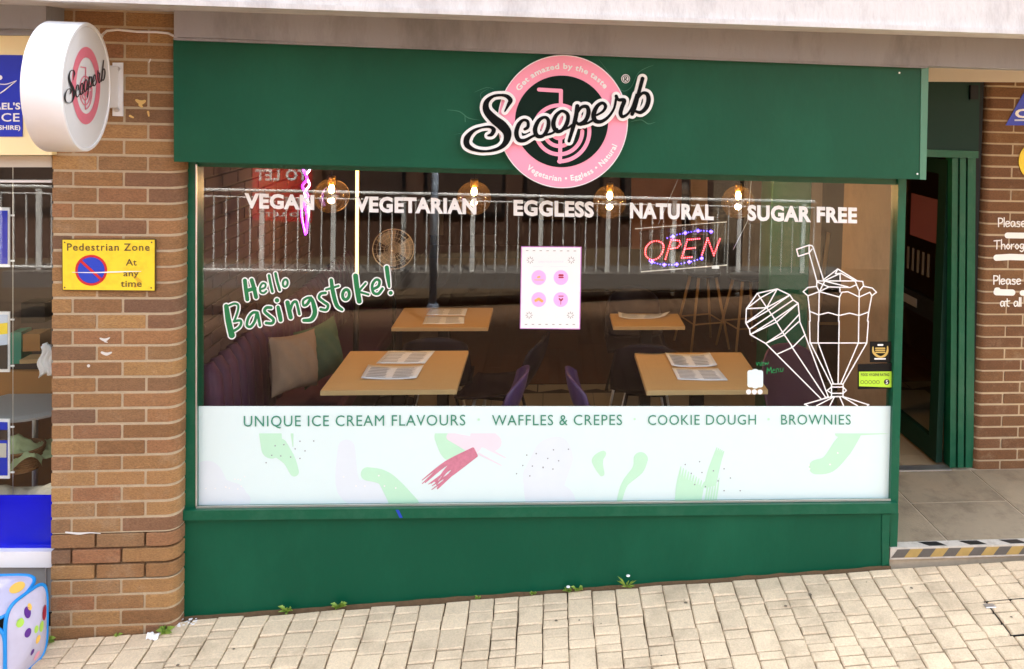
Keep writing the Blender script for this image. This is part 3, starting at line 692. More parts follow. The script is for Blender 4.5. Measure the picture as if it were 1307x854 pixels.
# "view menu" with the blank card beside it
st = []
art('greeting_lettering', [S([(1068, 405), (1075, 420), (1080, 403)], 5, False, sc=4.357, org=(720, 370)), S([(1088, 405), (1090, 422)], 5, False, sc=4.357, org=(720, 370)), S([(1098, 412), (1110, 408), (1100, 402), (1097, 418), (1112, 418)], 4, True, sc=4.357, org=(720, 370)), S([(1116, 402), (1120, 418), (1126, 405), (1132, 416), (1136, 400)], 4, False, sc=4.357, org=(720, 370)),
    S([(1128, 465), (1130, 432), (1140, 452), (1150, 430), (1154, 462)], 6, False, sc=4.357, org=(720, 370)), S([(1160, 450), (1172, 446), (1164, 440), (1160, 460), (1174, 460)], 4.5, True, sc=4.357, org=(720, 370)), S([(1180, 460), (1180, 440), (1190, 438), (1194, 456)], 4.5, False, sc=4.357, org=(720, 370)), S([(1202, 436), (1204, 454), (1216, 452), (1218, 434)], 4.5, False, sc=4.357, org=(720, 370))], FY(VY), NF, 0, m_vgreen, win, h=.35)
art('code_card', [S([(957, 475.5), (971, 475.5), (971, 491.5), (957, 491.5)], 6, False, closed=True), S([(964, 477), (964, 490)], 12, False)], FY(VY), NF, 0, m_band, win, h=.5)
art('white_dots', [S([(955.5+k*7.3, 500.2)], 6.6, False) for k in range(3)], FY(VY), NF, 0, m_white, win, h=.4)

# ================================================================== ROUND EMBLEM SIGN ON THE FASCIA
es = thing('round_emblem_sign', 'big round pink shop emblem with black script lettering on the green fascia', 'sign', W(718, 240, -.24))
es.location = (0, 0, 0)
YE = -.245
disc_px('white_rim', (718.3, 155.2), 83.2, 85, YE, m_white, es, .04, 96)
disc_px('pink_ring', (718.3, 155.2), 82, 83.8, YE-.002, m_pink, es, .001, 96)
disc_px('dark_centre', (716.8, 155), 59.5, 58.5, YE-.0045, m_signdark, es, .001, 96)
arcs = lambda r, a0, a1, n=16: [(713.7+r*math.cos(R(a0+(a1-a0)*k/n)), 167.5+r*math.sin(R(a0+(a1-a0)*k/n))) for k in range(n+1)]
straw = [S([(688, 114.3), (716, 116), (714.8, 206.5)], 5, False), S(arcs(38.5, 90, -20), 5), S(arcs(29.5, 180, 0), 5), S(arcs(33, -170, -10), 5), S(arcs(19, 180, 0), 5), S(arcs(22, -170, -10), 5), S(arcs(9, 180, 0), 5)]
art('straw_and_cup_motif', straw, FY(YE-.0065), NF, .001, m_pink, es, h=.5)
L1 = dict(sc=6.1, org=(580, 60)); L2 = dict(sc=6.1, org=(700, 70))
logo = [S([(392, 502), (420, 450), (436, 415), (410, 385), (365, 375), (300, 385), (250, 430), (250, 495), (305, 560), (370, 612), (412, 670), (400, 740), (345, 790), (250, 812), (160, 802), (100, 765), (98, 710), (145, 655), (210, 628), (275, 622), (306, 645), (290, 680), (262, 690)],
          [10, 26, 36, 30, 20, 22, 40, 54, 68, 76, 66, 46, 28, 18, 24, 44, 46, 26, 14, 20, 34, 30, 14], **L1),
        S([(548, 640), (572, 622), (570, 580), (535, 570), (500, 605), (482, 670), (500, 722), (545, 728), (600, 700), (640, 680)], [22, 26, 24, 22, 32, 36, 34, 28, 20, 18], **L1),
        S([(700, 547), (655, 575), (628, 640), (645, 692), (692, 690), (728, 630), (730, 568)], [22, 30, 36, 32, 26, 32, 28], closed=True, **L1), S([(690, 690), (760, 672), (800, 640)], [18, 18, 20], **L1),
        S([(105, 438), (58, 475), (38, 540), (60, 592), (105, 588), (145, 530), (150, 465)], [22, 30, 36, 32, 26, 34, 28], closed=True, **L2), S([(100, 590), (160, 565), (205, 530)], [18, 18, 20], **L2),
        S([(225, 400), (210, 500), (160, 672)], [34, 34, 24], **L2), S([(215, 470), (255, 410), (300, 405), (312, 450), (290, 510), (240, 540), (215, 520)], [16, 24, 30, 34, 32, 26, 18], **L2), S([(250, 545), (310, 530), (360, 500)], [20, 18, 18], **L2),
        S([(375, 470), (425, 440), (445, 400), (420, 375), (380, 400), (352, 465), (365, 512), (410, 520), (465, 485), (510, 420), (527, 345)], [16, 20, 26, 24, 30, 38, 36, 28, 22, 18, 20], **L2),
        S([(528, 322), (545, 350), (590, 355), (572, 410), (562, 455), (578, 482), (620, 458), (655, 400), (685, 310)], [26, 24, 32, 32, 32, 26, 18, 16, 16], **L2),
        S([(733, 185), (705, 290), (675, 400), (652, 462)], [30, 28, 32, 28], **L2), S([(690, 350), (730, 300), (768, 305), (780, 350), (762, 410), (720, 448), (680, 440)], [14, 22, 30, 36, 34, 28, 20], **L2)]
art('script_outline', logo, FY(YE-.022), NF, .025, m_white, es, grow=3.6, h=.5)
art('script_lettering', logo, FY(YE-.026), NF, .004, m_black, es, h=.4)
disc_px('registered_mark', (798.6, 100.6), 5.6, 5.8, -.206, m_white, es, .005, 24)
art('registered_letter', [S(ell((798.6, 100.6), 4.2, 4.4), .8, closed=True), S([(797.2, 103.2), (797.2, 98)], 1, False), S([(797.2, 98), (800, 98.4), (799.5, 100.6), (797.3, 100.8), (800.4, 103.2)], 1, False)], FY(-.2075), NF, 0, m_ink, es, h=.3)
text_arc('lettering', 'Get amazed by the taste', (718.3, 155.2), 67.5, -145, -38, 7.2, YE-.004, m_white, es)
text_arc('lettering', 'Vegetarian \u2022 Eggless \u2022 Natural', (718.3, 155.2), 76.0, 128, 24, 7.2, YE-.004, m_white, es, inward=True)

# ================================================================== HANGING SIGN
hs = thing('hanging_sign', 'white drum shaped sign projecting from the left brick pillar', 'sign')
pa = W(142.5, 111, -.235); D_ = .56; lo, hi = -1.6, -.25
for _ in range(40):
    mid = (lo+hi)/2; q = W(78.5, 111, mid)
    if (q-pa).length > D_: lo = mid
    else: hi = mid
pb = W(78.5, 111, (lo+hi)/2); ax = (pa-pb); ax.z = 0; ax.normalize(); fn = Vector((-ax.y, ax.x, 0))
if fn.x < 0: fn = -fn
fn = fn.normalized(); cen = (pa+pb)/2; cen.z = WP(110.5, 111.5, cen, fn).z; RD = D_/2
pf = [(.0001, -.148), (RD*.9, -.148), (RD-.004, -.146), (RD, -.14), (RD, -.006), (RD-.004, 0), (RD-.016, .0), (RD-.018, -.004)]
o = MB().lathe(pf, cen, fn, 96).build('drum', m_whitep, hs); autosmooth(o, 35)
o = MB().lathe([(.0001, -.004), (RD-.0185, -.004)], cen, fn, 96).build('sign_face', mat('sign_face_acrylic', (.8, .8, .81), .22, var=.02), hs)
UPH = lambda off: (lambda a, b: WP(a, b, cen+fn*off, fn))
LM = lambda pts: [(110+(a-718.5)*18/82, 109.3+(b-155)*49.5/84.5) for a, b in pts]
def relogo(st, k): return [(LM(P), [w*k for w in ws]) for P, ws in st]
face_ring = [S([(110+15.6*math.cos(2*math.pi*k/40), 109.3+43*math.sin(2*math.pi*k/40)) for k in range(40)], 4.6, False, closed=True)]
def ring_mesh():
    v = []; n = 60; f = []
    for k in range(n):
        an = 2*math.pi*k/n
        v.append(UPH(-.0025)(109.8+18.2*math.cos(an), 109.3+49.5*math.sin(an))); v.append(UPH(-.0025)(110+12.6*math.cos(an), 109.3+36*math.sin(an)))
    for k in range(n): j_ = (k+1) % n; f.append((2*k, 2*j_, 2*j_+1, 2*k+1))
    return mesh('pink_ring', v, f, m_pinks, hs)
ring_mesh()
art('straw_and_cup_motif', relogo(straw, .26), UPH(-.0015), fn, 0, m_pinks, hs, h=.16)
art('script_lettering', relogo(logo, .30), UPH(-.0005), fn, 0, m_ink, hs, h=.16)
slab('wall_plate', [(143.5, 80), (156.5, 80), (156.5, 148.5), (143.5, 148)], -.129, .008, m_whitep, hs)
MB().box((pa.x-.09, -.24, pa.z-.1), (pa.x-.02, -.129, pa.z+.1), .004).build('bracket_arm', m_whitep, hs)
for p in ((150.5, 88), (149.5, 140)): MB().lathe([(.0001, .012), (.008, .012), (.011, .006), (.011, 0)], W(*p, -.129), (0, -1, 0), 12).build('bolt', m_alu, hs)
cab = [W(125, 60, -.22), W(131, 44, -.16), W(136, 39.5, -.13), W(150, 38, -.128), W(175, 40.5, -.128), W(200, 41, -.128), W(215, 42.5, -.128), W(224, 47, -.15), W(230, 49, -.19)]
cp, _ = [], 0
tag(MB().tube([Vector(q) for q in cab], .006, 8).build('cable', m_whitep, None, True), 'thin white cable running across the brick from the drum sign', 'cable')

# ================================================================== YELLOW PARKING SIGN
ps = thing('parking_sign', 'yellow pedestrian zone plate with a blue no waiting roundel', 'sign')
slab('plate_edge', [(78.8, 305.3), (198.2, 305.3), (198, 371.8), (79.2, 370.8)], -.136, .012, m_ybk, ps)
slab('plate', [(79.8, 306.3), (197.2, 306.3), (197, 370.8), (80.2, 369.8)], -.1385, .002, m_yellow, ps)
text_px('lettering', 'Pedestrian Zone', (85.5, 319.8), (191, 320), 9.6, -.140, m_ybk, ps, .012, 1.15)
text_px('lettering', 'At', (160.5, 338.8), (174.5, 338.8), 8.6, -.140, m_ybk, ps, .012)
text_px('lettering', 'any', (157.5, 352.6), (177, 352.6), 7.8, -.140, m_ybk, ps, .012)
text_px('lettering', 'time', (154, 366), (181, 366), 8.6, -.140, m_ybk, ps, .012)
disc_px('roundel', (116.3, 345), 20.4, 19.7, -.1400, m_red, ps, .001)
disc_px('roundel_field', (116.3, 345), 17.2, 16.6, -.1412, m_blue, ps, .001)
art('roundel_bar', [S([(103.5, 333.5), (129, 356.5)], 3.4, False)], FY(-.1424), NF, 0, m_red, ps)
for p in ((82.5, 309.5), (193.5, 309.5), (82.5, 367), (193, 367.5)): disc_px('fixing', p, 1.1, 1.1, -.1400, m_ybk, ps, 0, 8)

art('scratch', [S([(92, 347.6), (120, 348), (150, 347), (180, 346.4)], [.5, 1.3, 1.6, .6])], FY(-.1430), NF, 0, m_white, ps, h=.25)
art('rust_mark', [S([(170, 352), (178, 360), (172, 366)], [2, 6, 3])], FY(-.1395), NF, 0, mat('rust_stain', srgb(220, 176, 40), .6), ps, h=.4)
# ================================================================== NEIGHBOUR SHOP (left)
nb = thing('neighbour_shop_front', 'charity shop front at the far left behind the hanging drum sign', 'shop front')
NX = -6.5
slab('fascia_board', [(-700, 40), (66, 46), (66, 198), (-700, 198)], -.16, .1, m_pale, nb)
slab('fascia_top_trim', [(-700, 33), (66, 38), (66, 45.5), (-700, 39.5)], -.18, .1, m_conc2, nb)
slab('head_panel', [(-700, 199), (66, 199), (66, 213.5), (-700, 213.5)], -.1, .08, m_cream, nb)
slab('blue_name_panel', [(-95, 69), (28.2, 70.5), (28.5, 174.5), (-95, 174.5)], -.165, .004, m_deepblue, nb)
text_px('lettering', "ST MICHAEL'S", (-65, 139.5), (26, 139.5), 8.5, -.167, m_white, nb, .03)
text_px('lettering', 'HOSPICE', (-55, 155), (25, 155), 11, -.167, m_white, nb, .012)
text_px('lettering', '(NORTH HAMPSHIRE)', (-68, 165.5), (26, 165.5), 5.6, -.167, m_white, nb, .03)
art('bird_emblem', [S([(-3, 121), (6, 115), (21, 103)], [1.2, 1.6, .6]), S([(-3, 107), (8, 107.5), (21, 103)], [1, 1.3, .6]), S([(0, 99)], 6)], FY(-.167), NF, 0, m_white, nb, h=.3)
slab('window_rail', [(-700, 230), (66, 230), (66, 233), (-700, 233)], -.03, .03, m_whitep, nb)
slab('glass', [(-700, 213), (67, 213), (67, 634), (-700, 634)], -.02, .006, m_glass, nb)
slab('blue_window_banner', [(-700, 633), (66, 633), (66, 703.5), (-700, 703.5)], -.045, .012, m_bluebanner, nb)
slab('white_sill', [(-700, 704), (66, 704), (66, 724.5), (-700, 724.5)], -.075, .07, m_whitep, nb)
slab('lower_panel', [(-700, 725), (66, 725), (66, 781), (-700, 781)], -.04, .05, m_grey, nb)
slab('panel_strip', [(57.5, 725), (59, 725), (59, 781), (57.5, 781)], -.045, .004, m_alu, nb)
slab('plinth', [(-700, 781), (66, 781), (66, 830), (-700, 830)], -.03, .05, m_blackmet, nb)
# display posters on cables behind the glass
for (yt, yb_, c_) in ((265, 341, 'blue'), (398, 475, 'mix'), (535, 611, 'navy')):
    pt = thing('hanging_poster', {'blue': 'topmost of three framed posters hung in the far left window', 'mix': 'middle framed poster with yellow stripe hung in the far left window', 'navy': 'lowest framed poster hung in the far left window'}[c_], 'poster', group=None)
    slab('frame', [(-48, yt-1), (12.2, yt), (12.2, yb_), (-48, yb_)], .03, .006, m_whitep, pt)
    slab('picture', [(-45, yt+3), (9.4, yt+4), (9.4, yb_-4), (-45, yb_-4)], .027, .002, m_deepblue if c_ != 'mix' else m_steelblue, pt)
    if c_ == 'mix': slab('picture_strip', [(-45, 418), (9.4, 412), (9.4, 426), (-45, 432)], .0245, .002, m_yellow, pt); slab('picture_strip', [(-45, 446), (9.4, 440), (9.4, 471), (-45, 471)], .0245, .002, m_tiledk, pt)
    if c_ == 'navy': slab('picture_strip', [(-5, 566), (8, 566), (8, 584), (-5, 584)], .0245, .002, m_cream, pt); slab('picture_strip', [(-45, 549), (9.4, 549), (9.4, 562), (-45, 562)], .0245, .002, m_tiledk, pt)
    for yy in (yt+9, yb_-9):
        slab('clip', [(13, yy), (18, yy), (18, yy+2), (13, yy+2)], .028, .004, m_whitep, pt)
tag(MB().tube([W(16.5, 212, .032), W(16.5, 632, .032)], .0015, 6).build('display_cable', m_alu), 'vertical steel display cable beside the framed posters', 'cable')
# inside the neighbour's window
tag(MB().box((-6.5, 1.8, -.5), (-1.9, 1.9, 3)).build('neighbour_back_wall', m_walldk), kind='structure')
tag(MB().box((-6.5, .0, -.5), (-1.9, 1.8, .22)).build('neighbour_floor', m_woodfl), kind='structure')
tag(MB().box((-6.5, .0, 2.75), (-1.9, 1.8, 2.85)).build('neighbour_ceiling', m_cream), kind='structure')
m_ochre = mat('ochre_board', srgb(150, 104, 52), .7, var=.15)
slab_o = slab('display_board', [(-60, 474), (75, 474), (75, 512), (-60, 512)], .45, .03, m_ochre); tag(slab_o, 'plain ochre board standing behind the basket in the far left window', 'board')
tr = thing('window_shelf', 'pale oval shelf in the far left window above the basket', 'shelf')
q = W(45, 516, .35)
MB().lathe([(.0001, .02), (.22, .02), (.25, .012), (.25, 0), (.0001, 0)], (q.x, q.y, q.z), (0, 0, 1), 32).build('shelf_top', m_grey, tr)
MB().tube([(q.x, q.y, q.z), (q.x, q.y, .22)], .014).build('post', m_alu, tr)
bk = thing('wicker_basket', 'brown wicker basket filled with green tissue in the far left window', 'basket')
q = W(28, 596, .22); rr_ = .1
mb = MB()
for k in range(9): 
    r_ = rr_*(.78+.026*k); mb.tube([(q.x+r_*math.cos(R(a)), q.y+r_*math.sin(R(a)), q.z+.013*k) for a in range(0, 360, 15)], .0068, 6, True)
mb.build('woven_side', mat('wicker', srgb(146, 104, 64), .8, var=.3, vscale=50), bk, True)
MB().lathe([(.0001, 0), (rr_*.78, 0)], (q.x, q.y, q.z), (0, 0, 1), 24).build('base', m_wood, bk)
MB().grid(lambda u, v: (q.x+(u-.5)*.3+.02*math.sin(9*v+3*u), q.y+(v-.5)*.22+.02*math.sin(8*u), q.z+.12+.05*math.sin(7*u+2)*math.cos(6*v)-.5*((u-.5)**2+(v-.5)**2)*.4+.012*math.sin(31*u)*math.sin(27*v)), 22, 18).build('tissue', mat('green_tissue', srgb(190, 200, 150), .8, var=.3, vscale=9), bk, True)
q = W(60, 470, .1)
o = MB().grid(lambda u, v: (q.x+(u-.5)*(.06+.03*v)+.01*math.sin(9*v), q.y+.012*math.sin(20*u), q.z+.16*(1-v)-.05+.02*math.sin(4*u)), 14, 10).build('white_glove', m_litter, None, True); solidify(o, .004)
o.name = 'white_cloth'; tag(o, 'white cloth hanging at the edge of the far left window', 'cloth')
q = W(25, 626, .12)
o = MB().grid(lambda u, v: (q.x+(u-.5)*.36, q.y+(v-.5)*.16, q.z-.02+.05*math.sin(3.1*v)*(.6+.3*math.sin(9*u)+.1*math.sin(31*u+8*v))), 30, 12).build('knitted_blanket', mat('oatmeal_knit', srgb(205, 190, 165), .9, var=.25, vscale=60, bump=1), None, True)
tag(o, 'oatmeal knitted blanket folded above the blue banner', 'blanket')
labs = ['small framed picture leaning low behind the far left window', 'dark box at the back of the far left window', 'brown book lying behind the far left window', 'teal box standing behind the posters in the far left window']
mm_ = [m_ochre, m_blackmet, m_wood, m_vteal]
for k, (cx_, cy_, w_, h_) in enumerate(((40, 438, 22, 22), (42, 400, 30, 26), (38, 462, 26, 5), (20, 445, 14, 40))):
    nm = ['picture_frame', 'storage_box', 'book', 'storage_box'][k]
    o = slab(nm, [(cx_-w_/2, cy_-h_/2), (cx_+w_/2, cy_-h_/2-1), (cx_+w_/2, cy_+h_/2-1), (cx_-w_/2, cy_+h_/2)], .6+.1*k, .1, mm_[k]); tag(o, labs[k], ['picture', 'box', 'book', 'box'][k])

# ================================================================== POP-UP PLAY TENT
pt = thing('play_tent', 'white pop up play cube with coloured dots and blue edging, lower left corner', 'play tent')
m_tent = mat('tent_white', srgb(196, 192, 214), .6, var=.14, vscale=9, bump=1, bscale=22)
m_tblue = mat('tent_blue', srgb(20, 140, 220), .45, var=.1)
c0 = W(14, 790, -.42); bx_ = c0.x; s_ = .38; gx0 = gz(bx_, -.4)
def sup(u, n=4.5):
    c_, s2 = math.cos(u), math.sin(u); return (abs(c_)**(2/n)*(1 if c_ > 0 else -1), abs(s2)**(2/n)*(1 if s2 > 0 else -1))
def tent_panel(o_, U, V_, N_, hw, hh, bul=.035):
    n = 40; v = []; rings = 6
    for r_ in range(rings+1):
        t_ = r_/rings
        for k in range(n):
            a_, b_ = sup(2*math.pi*k/n); v.append(o_+U*(a_*hw*t_)+V_*(b_*hh*t_)+N_*(bul*(1-t_*t_)))
    f = []
    for r_ in range(rings):
        for k in range(n): f.append((r_*n+k, r_*n+(k+1) % n, (r_+1)*n+(k+1) % n, (r_+1)*n+k))
    o = mesh('fabric_panel', v, f, m_tent, pt, True)
    MB().tube([o_+U*(sup(2*math.pi*k/n)[0]*hw)+V_*(sup(2*math.pi*k/n)[1]*hh) for k in range(n)], .008, 8, True).build('blue_edging', m_tblue, pt, True)
    return lambda a_, b_: o_+U*a_*hw+V_*b_*hh+N_*(bul*(1-max(abs(a_), abs(b_))**2)+.0015)
dots_c = [mat('dot_%s' % n_, srgb(*c_), .5) for n_, c_ in (('purple', (92, 40, 140)), ('lime', (176, 220, 90)), ('orange', (246, 196, 90)), ('crimson', (170, 30, 60)), ('pink', (244, 170, 190)))]
def tdot(fn_, a_, b_, r_, m_, U, V_, hw, hh):
    n = 18; r_ *= .82; pts = [fn_(a_+r_/hw*math.cos(2*math.pi*k/n), b_+1.25*r_/hh*math.sin(2*math.pi*k/n)) for k in range(n)]
    mesh('fabric_dot', pts, [tuple(range(n))], m_, pt)
zt = c0.z
hh = (zt-gx0)/2
cf = Vector((bx_-s_/2, -.44, gx0+hh)); U = Vector((1, 0, 0)); V3 = Vector((0, 0, 1))
f1 = tent_panel(cf, U, V3, Vector((0, -1, 0)), s_/2-.012, hh-.012)
cr_ = Vector((bx_+.01, -.44+s_*.30, gx0+hh+.03)); f2 = tent_panel(cr_, Vector((.22, 1, 0)).normalized(), V3, Vector((1, -.22, 0)).normalized(), s_*.30, hh+.03, .05)
f3 = tent_panel(Vector((bx_-s_/2, -.44+s_*.33, zt+.035)), U, Vector((0, 1, .18)).normalized(), Vector((0, -.18, 1)).normalized(), s_/2-.01, s_*.36, .03)
for (a_, b_, r_, k) in ((.72, .45, .022, 0), (.5, .0, .024, 1), (.68, -.45, .026, 2), (.2, .5, .024, 3), (.3, -.6, .02, 0), (-.1, .1, .02, 4)): tdot(f1, a_, b_, r_, dots_c[k], U, V3, s_/2, hh)
for (a_, b_, r_, k) in ((-.25, .62, .02, 0), (-.6, .5, .017, 1), (.55, .3, .028, 3), (-.35, .15, .017, 0), (.0, .1, .014, 1), (.3, .05, .02, 1), (.1, -.2, .016, 2), (-.1, -.45, .012, 0), (.25, -.7, .018, 4), (-.1, .9-.2, .012, 2)): tdot(f2, a_, b_, r_, dots_c[k], U, V3, s_*.3, hh)
for (a_, b_, r_, k) in ((.72, .3, .035, 2), (.2, -.3, .03, 4)): tdot(f3, a_, b_, r_, dots_c[k], U, V3, s_/2, s_*.36)

# ================================================================== ENTRANCE: step, slabs, door
st_ = thing('entrance_step', None, None); st_['kind'] = 'structure'
def floorpoly(name, pts, zt, th_, m_, parent):
    P = [WZ(a_, b_, zt) for a_, b_ in pts]; return MB().prism(P, (0, 0, -th_)).build(name, m_, parent)
MB().box((1.9, -.015, -.2), (4.2, .9, FLZ-.003)).build('step_bed', m_stonej, st_)
edge_y = .005
def slabw(pts):
    c_ = sum((Vector(p) for p in pts), Vector())/len(pts); return pts
w1 = [WZ(1145, 625, FLZ), WZ(1216, 697, FLZ)]; w2 = [WZ(1242, 603, FLZ), WZ(1345, 690, FLZ)]
def lx(w, y): return w[0].x+(w[1].x-w[0].x)*(y-w[0].y)/(w[1].y-w[0].y)
ym = WZ(1250, 640, FLZ).y; g_ = .006; yb_ = .86; yf_ = .03
def sl(a0, a1, b1, b0, y0, y1, nm='paving_slab'):
    v = [(a0+g_, y0+g_, FLZ), (a1-g_, y0+g_, FLZ), (b1-g_, y1-g_, FLZ), (b0+g_, y1-g_, FLZ)]
    MB().prism([Vector(q) for q in v], (0, 0, -.05)).build(nm, m_stone, st_)
sl(1.915, lx(w1, yf_), max(1.93, lx(w1, .75)), 1.915, yf_, .75)
sl(lx(w1, yf_), lx(w2, yf_), lx(w2, ym), lx(w1, ym), yf_, ym)
sl(lx(w1, ym), lx(w2, ym), lx(w2, yb_), max(1.92, lx(w1, yb_)), ym, yb_)
sl(lx(w2, yf_), 3.6, 3.6, lx(w2, yb_-.0), yf_, yb_)
sl(3.6, 4.2, 4.2, 3.6, yf_, yb_)
# hazard nosing
m_nose = mat('worn_step_edge', srgb(196, 190, 180), .5, var=.15, vscale=30, dirt=srgb(140, 130, 116), dscale=20, dfac=.6)
ns = thing('step_nosing', 'metal step edge with black and yellow hazard stripes right of the green riser', 'step edge')
MB().box((1.905, -.03, FLZ-.062), (4.2, -.022, FLZ+.003)).box((1.905, -.0215, FLZ-.003), (4.2, .028, FLZ+.003)).build('metal_angle', m_nose, ns)
m_hyel = mat('hazard_yellow', srgb(168, 142, 84), .5, var=.2, vscale=40); m_hgrey = mat('hazard_grey', srgb(92, 88, 84), .5, var=.2, vscale=40); m_hblk = mat('hazard_black', (.012, .012, .012), .5)
x_ = 1.91; k = 0
while x_ < 4.1:
    w_ = .073; sk = .035; z0, z1 = FLZ-.052, FLZ-.006
    MB().prism([Vector(q) for q in ((x_, -.0312, z0), (x_+w_, -.0312, z0), (x_+w_+sk, -.0312, z1), (x_+sk, -.0312, z1))], (0, .001, 0)).build('hazard_stripe', m_hgrey if k % 2 == 0 else m_hyel, ns)
    x_ += w_; k += 1
x_ = 2.13
while x_ < 4:
    MB().prism([Vector(q) for q in ((x_, -.02, FLZ+.0035), (x_+.10, -.02, FLZ+.0035), (x_+.06, .022, FLZ+.0035), (x_-.05, .022, FLZ+.0035))], (0, 0, -.0006)).build('hazard_stripe', m_hblk, ns); x_ += .235
# door set
DY = .87; dl = 1.95; dx1 = W(1213, 500, DY).x; dx2 = W(1243, 500, DY).x
df = thing('door_frame', 'dark green door frame with ribbed right jamb in the entrance recess', 'door frame')
slab('header_panel', [(1100, 104), (1251, 104.5), (1249, 193), (1100, 188)], DY, .05, m_greendk, df)
slab('header_rail', [(1100, 188), (1249, 193), (1249, 202), (1100, 198)], DY-.015, .07, m_green2, df)
for (a_, b_, yy, dd) in ((1213.5, 1221, DY-.0, .09), (1221, 1223.5, DY+.03, .05), (1223.5, 1231, DY-.012, .09), (1231, 1233.5, DY+.03, .05), (1233.5, 1240, DY-.012, .09), (1240, 1243.5, DY+.02, .05)):
    slab('jamb_rib' , [(a_+2, 202), (b_+2, 202), (b_-1, 597), (a_-1, 597)], yy, dd, m_green2, df)
slab('corner_post', [(1241, 104), (1256, 104), (1249, 300), (1242, 598), (1241, 598)], DY+.03, .05, m_blackmet, df)
slab('lock_box', [(1239, 109), (1249, 109), (1249, 127), (1239, 127)], DY-.02, .02, m_blackmet, df)
slab('side_post', [(1120, 190), (1149, 190), (1147, 597), (1118, 597)], DY, .06, m_green2, df)
slab('soffit_board', [(1150, 82), (1420, 90), (1420, 106), (1150, 104)], DY-.03, .03, m_cream, df)
MB().box((1.95, DY-.02, FLZ-.01), (dx1+.02, DY+.05, FLZ+.01)).build('threshold', m_alu, df)
tag(MB().box((1.9, -.19, 2.80), (4.3, .9, 2.84)).build('recess_ceiling', m_cream), kind='structure')
dr = thing('glazed_door', 'open dark green glazed door swung into the shop', 'door', (dx1-.03, DY+.06, FLZ+.02), 0)
DW, DH = .86, 2.03
def db(nm, a_, b_, m_, p_=None): return MB().box(a_, b_).build(nm, m_, p_ or dr)
ang = math.atan2((W(1152, 555, DY+.7).x-dx1), .7)
dr.rotation_euler = (0, 0, R(4))
db('stile', (-.022, 0, 0), (.022, .1, DH), m_greendk); db('stile', (-.022, DW-.09, 0), (.022, DW, DH), m_blackmet)
db('bottom_rail', (-.022, .1, 0), (.022, DW-.09, .14), m_greendk); db('top_rail', (-.022, .1, DH-.1), (.022, DW-.09, DH), m_greendk)
mr_ = db('mid_rail', (-.022, .1, .92), (.022, DW-.09, 1.06), m_blackmet)
db('glass', (-.004, .1, .14), (.004, DW-.09, .92), m_glass); db('glass', (-.004, .1, 1.06), (.004, DW-.09, DH-.1), m_glass)
db('letter_plate', (-.026, .32, .96), (-.0225, .58, 1.02), m_alu, mr_)
db('pink_notice', (-.0075, .12, 1.45), (-.0055, .48, 1.75), mat('dusty_pink_card', srgb(120, 66, 70), .6))
for k in range(5): db('printed_list', (-.0075, .2+.07*k, 1.2), (-.0055, .23+.07*k, 1.36), m_hgrey)
db('handle', (-.07, DW-.07, .85), (-.05, DW-.05, 1.3), m_alu)
# things seen past the door
q = (2.35, 2.3, FLZ)
an_ = thing('wooden_easel', 'wooden easel board inside the doorway', 'easel', (2.75, 3.2, FLZ))
for sx in (-.22, .22): MB().tube([(sx, 0, 0), (sx*.35, .1, 1.15)], .018, 6).build('leg', m_wood, an_)
MB().tube([(-.2, .01, .3), (.2, .01, .3)], .015, 6).build('stretcher', m_wood, an_)
tag(MB().box((2.2, 4.6, 1.15), (2.9, 4.64, 1.75), .01).build('orange_wall_panel', mat('orange_panel', srgb(100, 62, 34), .6)), 'orange panel on the wall deep inside the doorway', 'panel')
# sticky notices on the right pillar
sg = thing('triangle_sign', 'blue triangular sign cut by the right edge high on the brick pillar', 'sign')
MB().prism([W(1283.5, 160, DY-.005), W(1380, 160, DY-.005), W(1331, 75, DY-.005)], (0, .004, 0)).build('plate', m_deepblue, sg)
text_px('lettering', 'CCTV', (1295.5, 150), (1362, 150), 11, DY-.0065, m_white, sg, .04)
slab('underline', [(1295, 152.5), (1340, 152.5), (1340, 154.5), (1295, 154.5)], DY-.0065, .001, m_steelblue, sg)
yd = thing('round_yellow_sign', 'round yellow sign on the brick pillar under the blue triangle', 'sign')
disc_px('plate', (1322, 206), 21.5, 24, DY-.005, m_yellow, yd, .004)

# window stickers
aw = thing('award_sticker', 'black square window sticker with gold laurel', 'sticker')
slab('backing', [(1110.5, 436), (1137, 436), (1136.5, 462.5), (1110.5, 462.5)], -.0045, .002, m_blackmet, aw)
m_gold = mat('gold_print', srgb(206, 176, 96), .4)
art('laurel', [S([(742, 235), (745, 280), (775, 312), (812, 325), (850, 310), (872, 275), (874, 230)], [10, 20, 22, 16, 22, 20, 10], sc=7.114, org=(1010, 410))], FY(-.0062), NF, 0, m_gold, aw, h=.3)
art('printed_lines', [S([(768, y_), (848, y_)], 12, False, sc=7.114, org=(1010, 410)) for y_ in (246, 264, 283)], FY(-.0068), NF, 0, m_gold, aw, h=.3)
art('white_print', [S([(790, 216), (828, 216)], 16, False, sc=7.114, org=(1010, 410)), S([(760, 342), (852, 342)], 14, False, sc=7.114, org=(1010, 410))], FY(-.0062), NF, 0, m_white, aw, h=.3)
hy = thing('hygiene_sticker', 'lime green and black food rating sticker low on the window', 'sticker')
slab('backing', [(1094.8, 465), (1139, 463.5), (1138.5, 496), (1095, 496.8)], -.0045, .002, m_blackmet, hy)
slab('lime_panel', [(1096.5, 474.5), (1138, 474.2), (1137.8, 494.5), (1096.5, 493)], -.0065, .001, mat('lime_print', srgb(186, 230, 60), .5), hy)
text_px('lettering', 'FOOD HYGIENE RATING', (1099, 480), (1135, 480), 3.6, -.0072, m_ink, hy, .02)
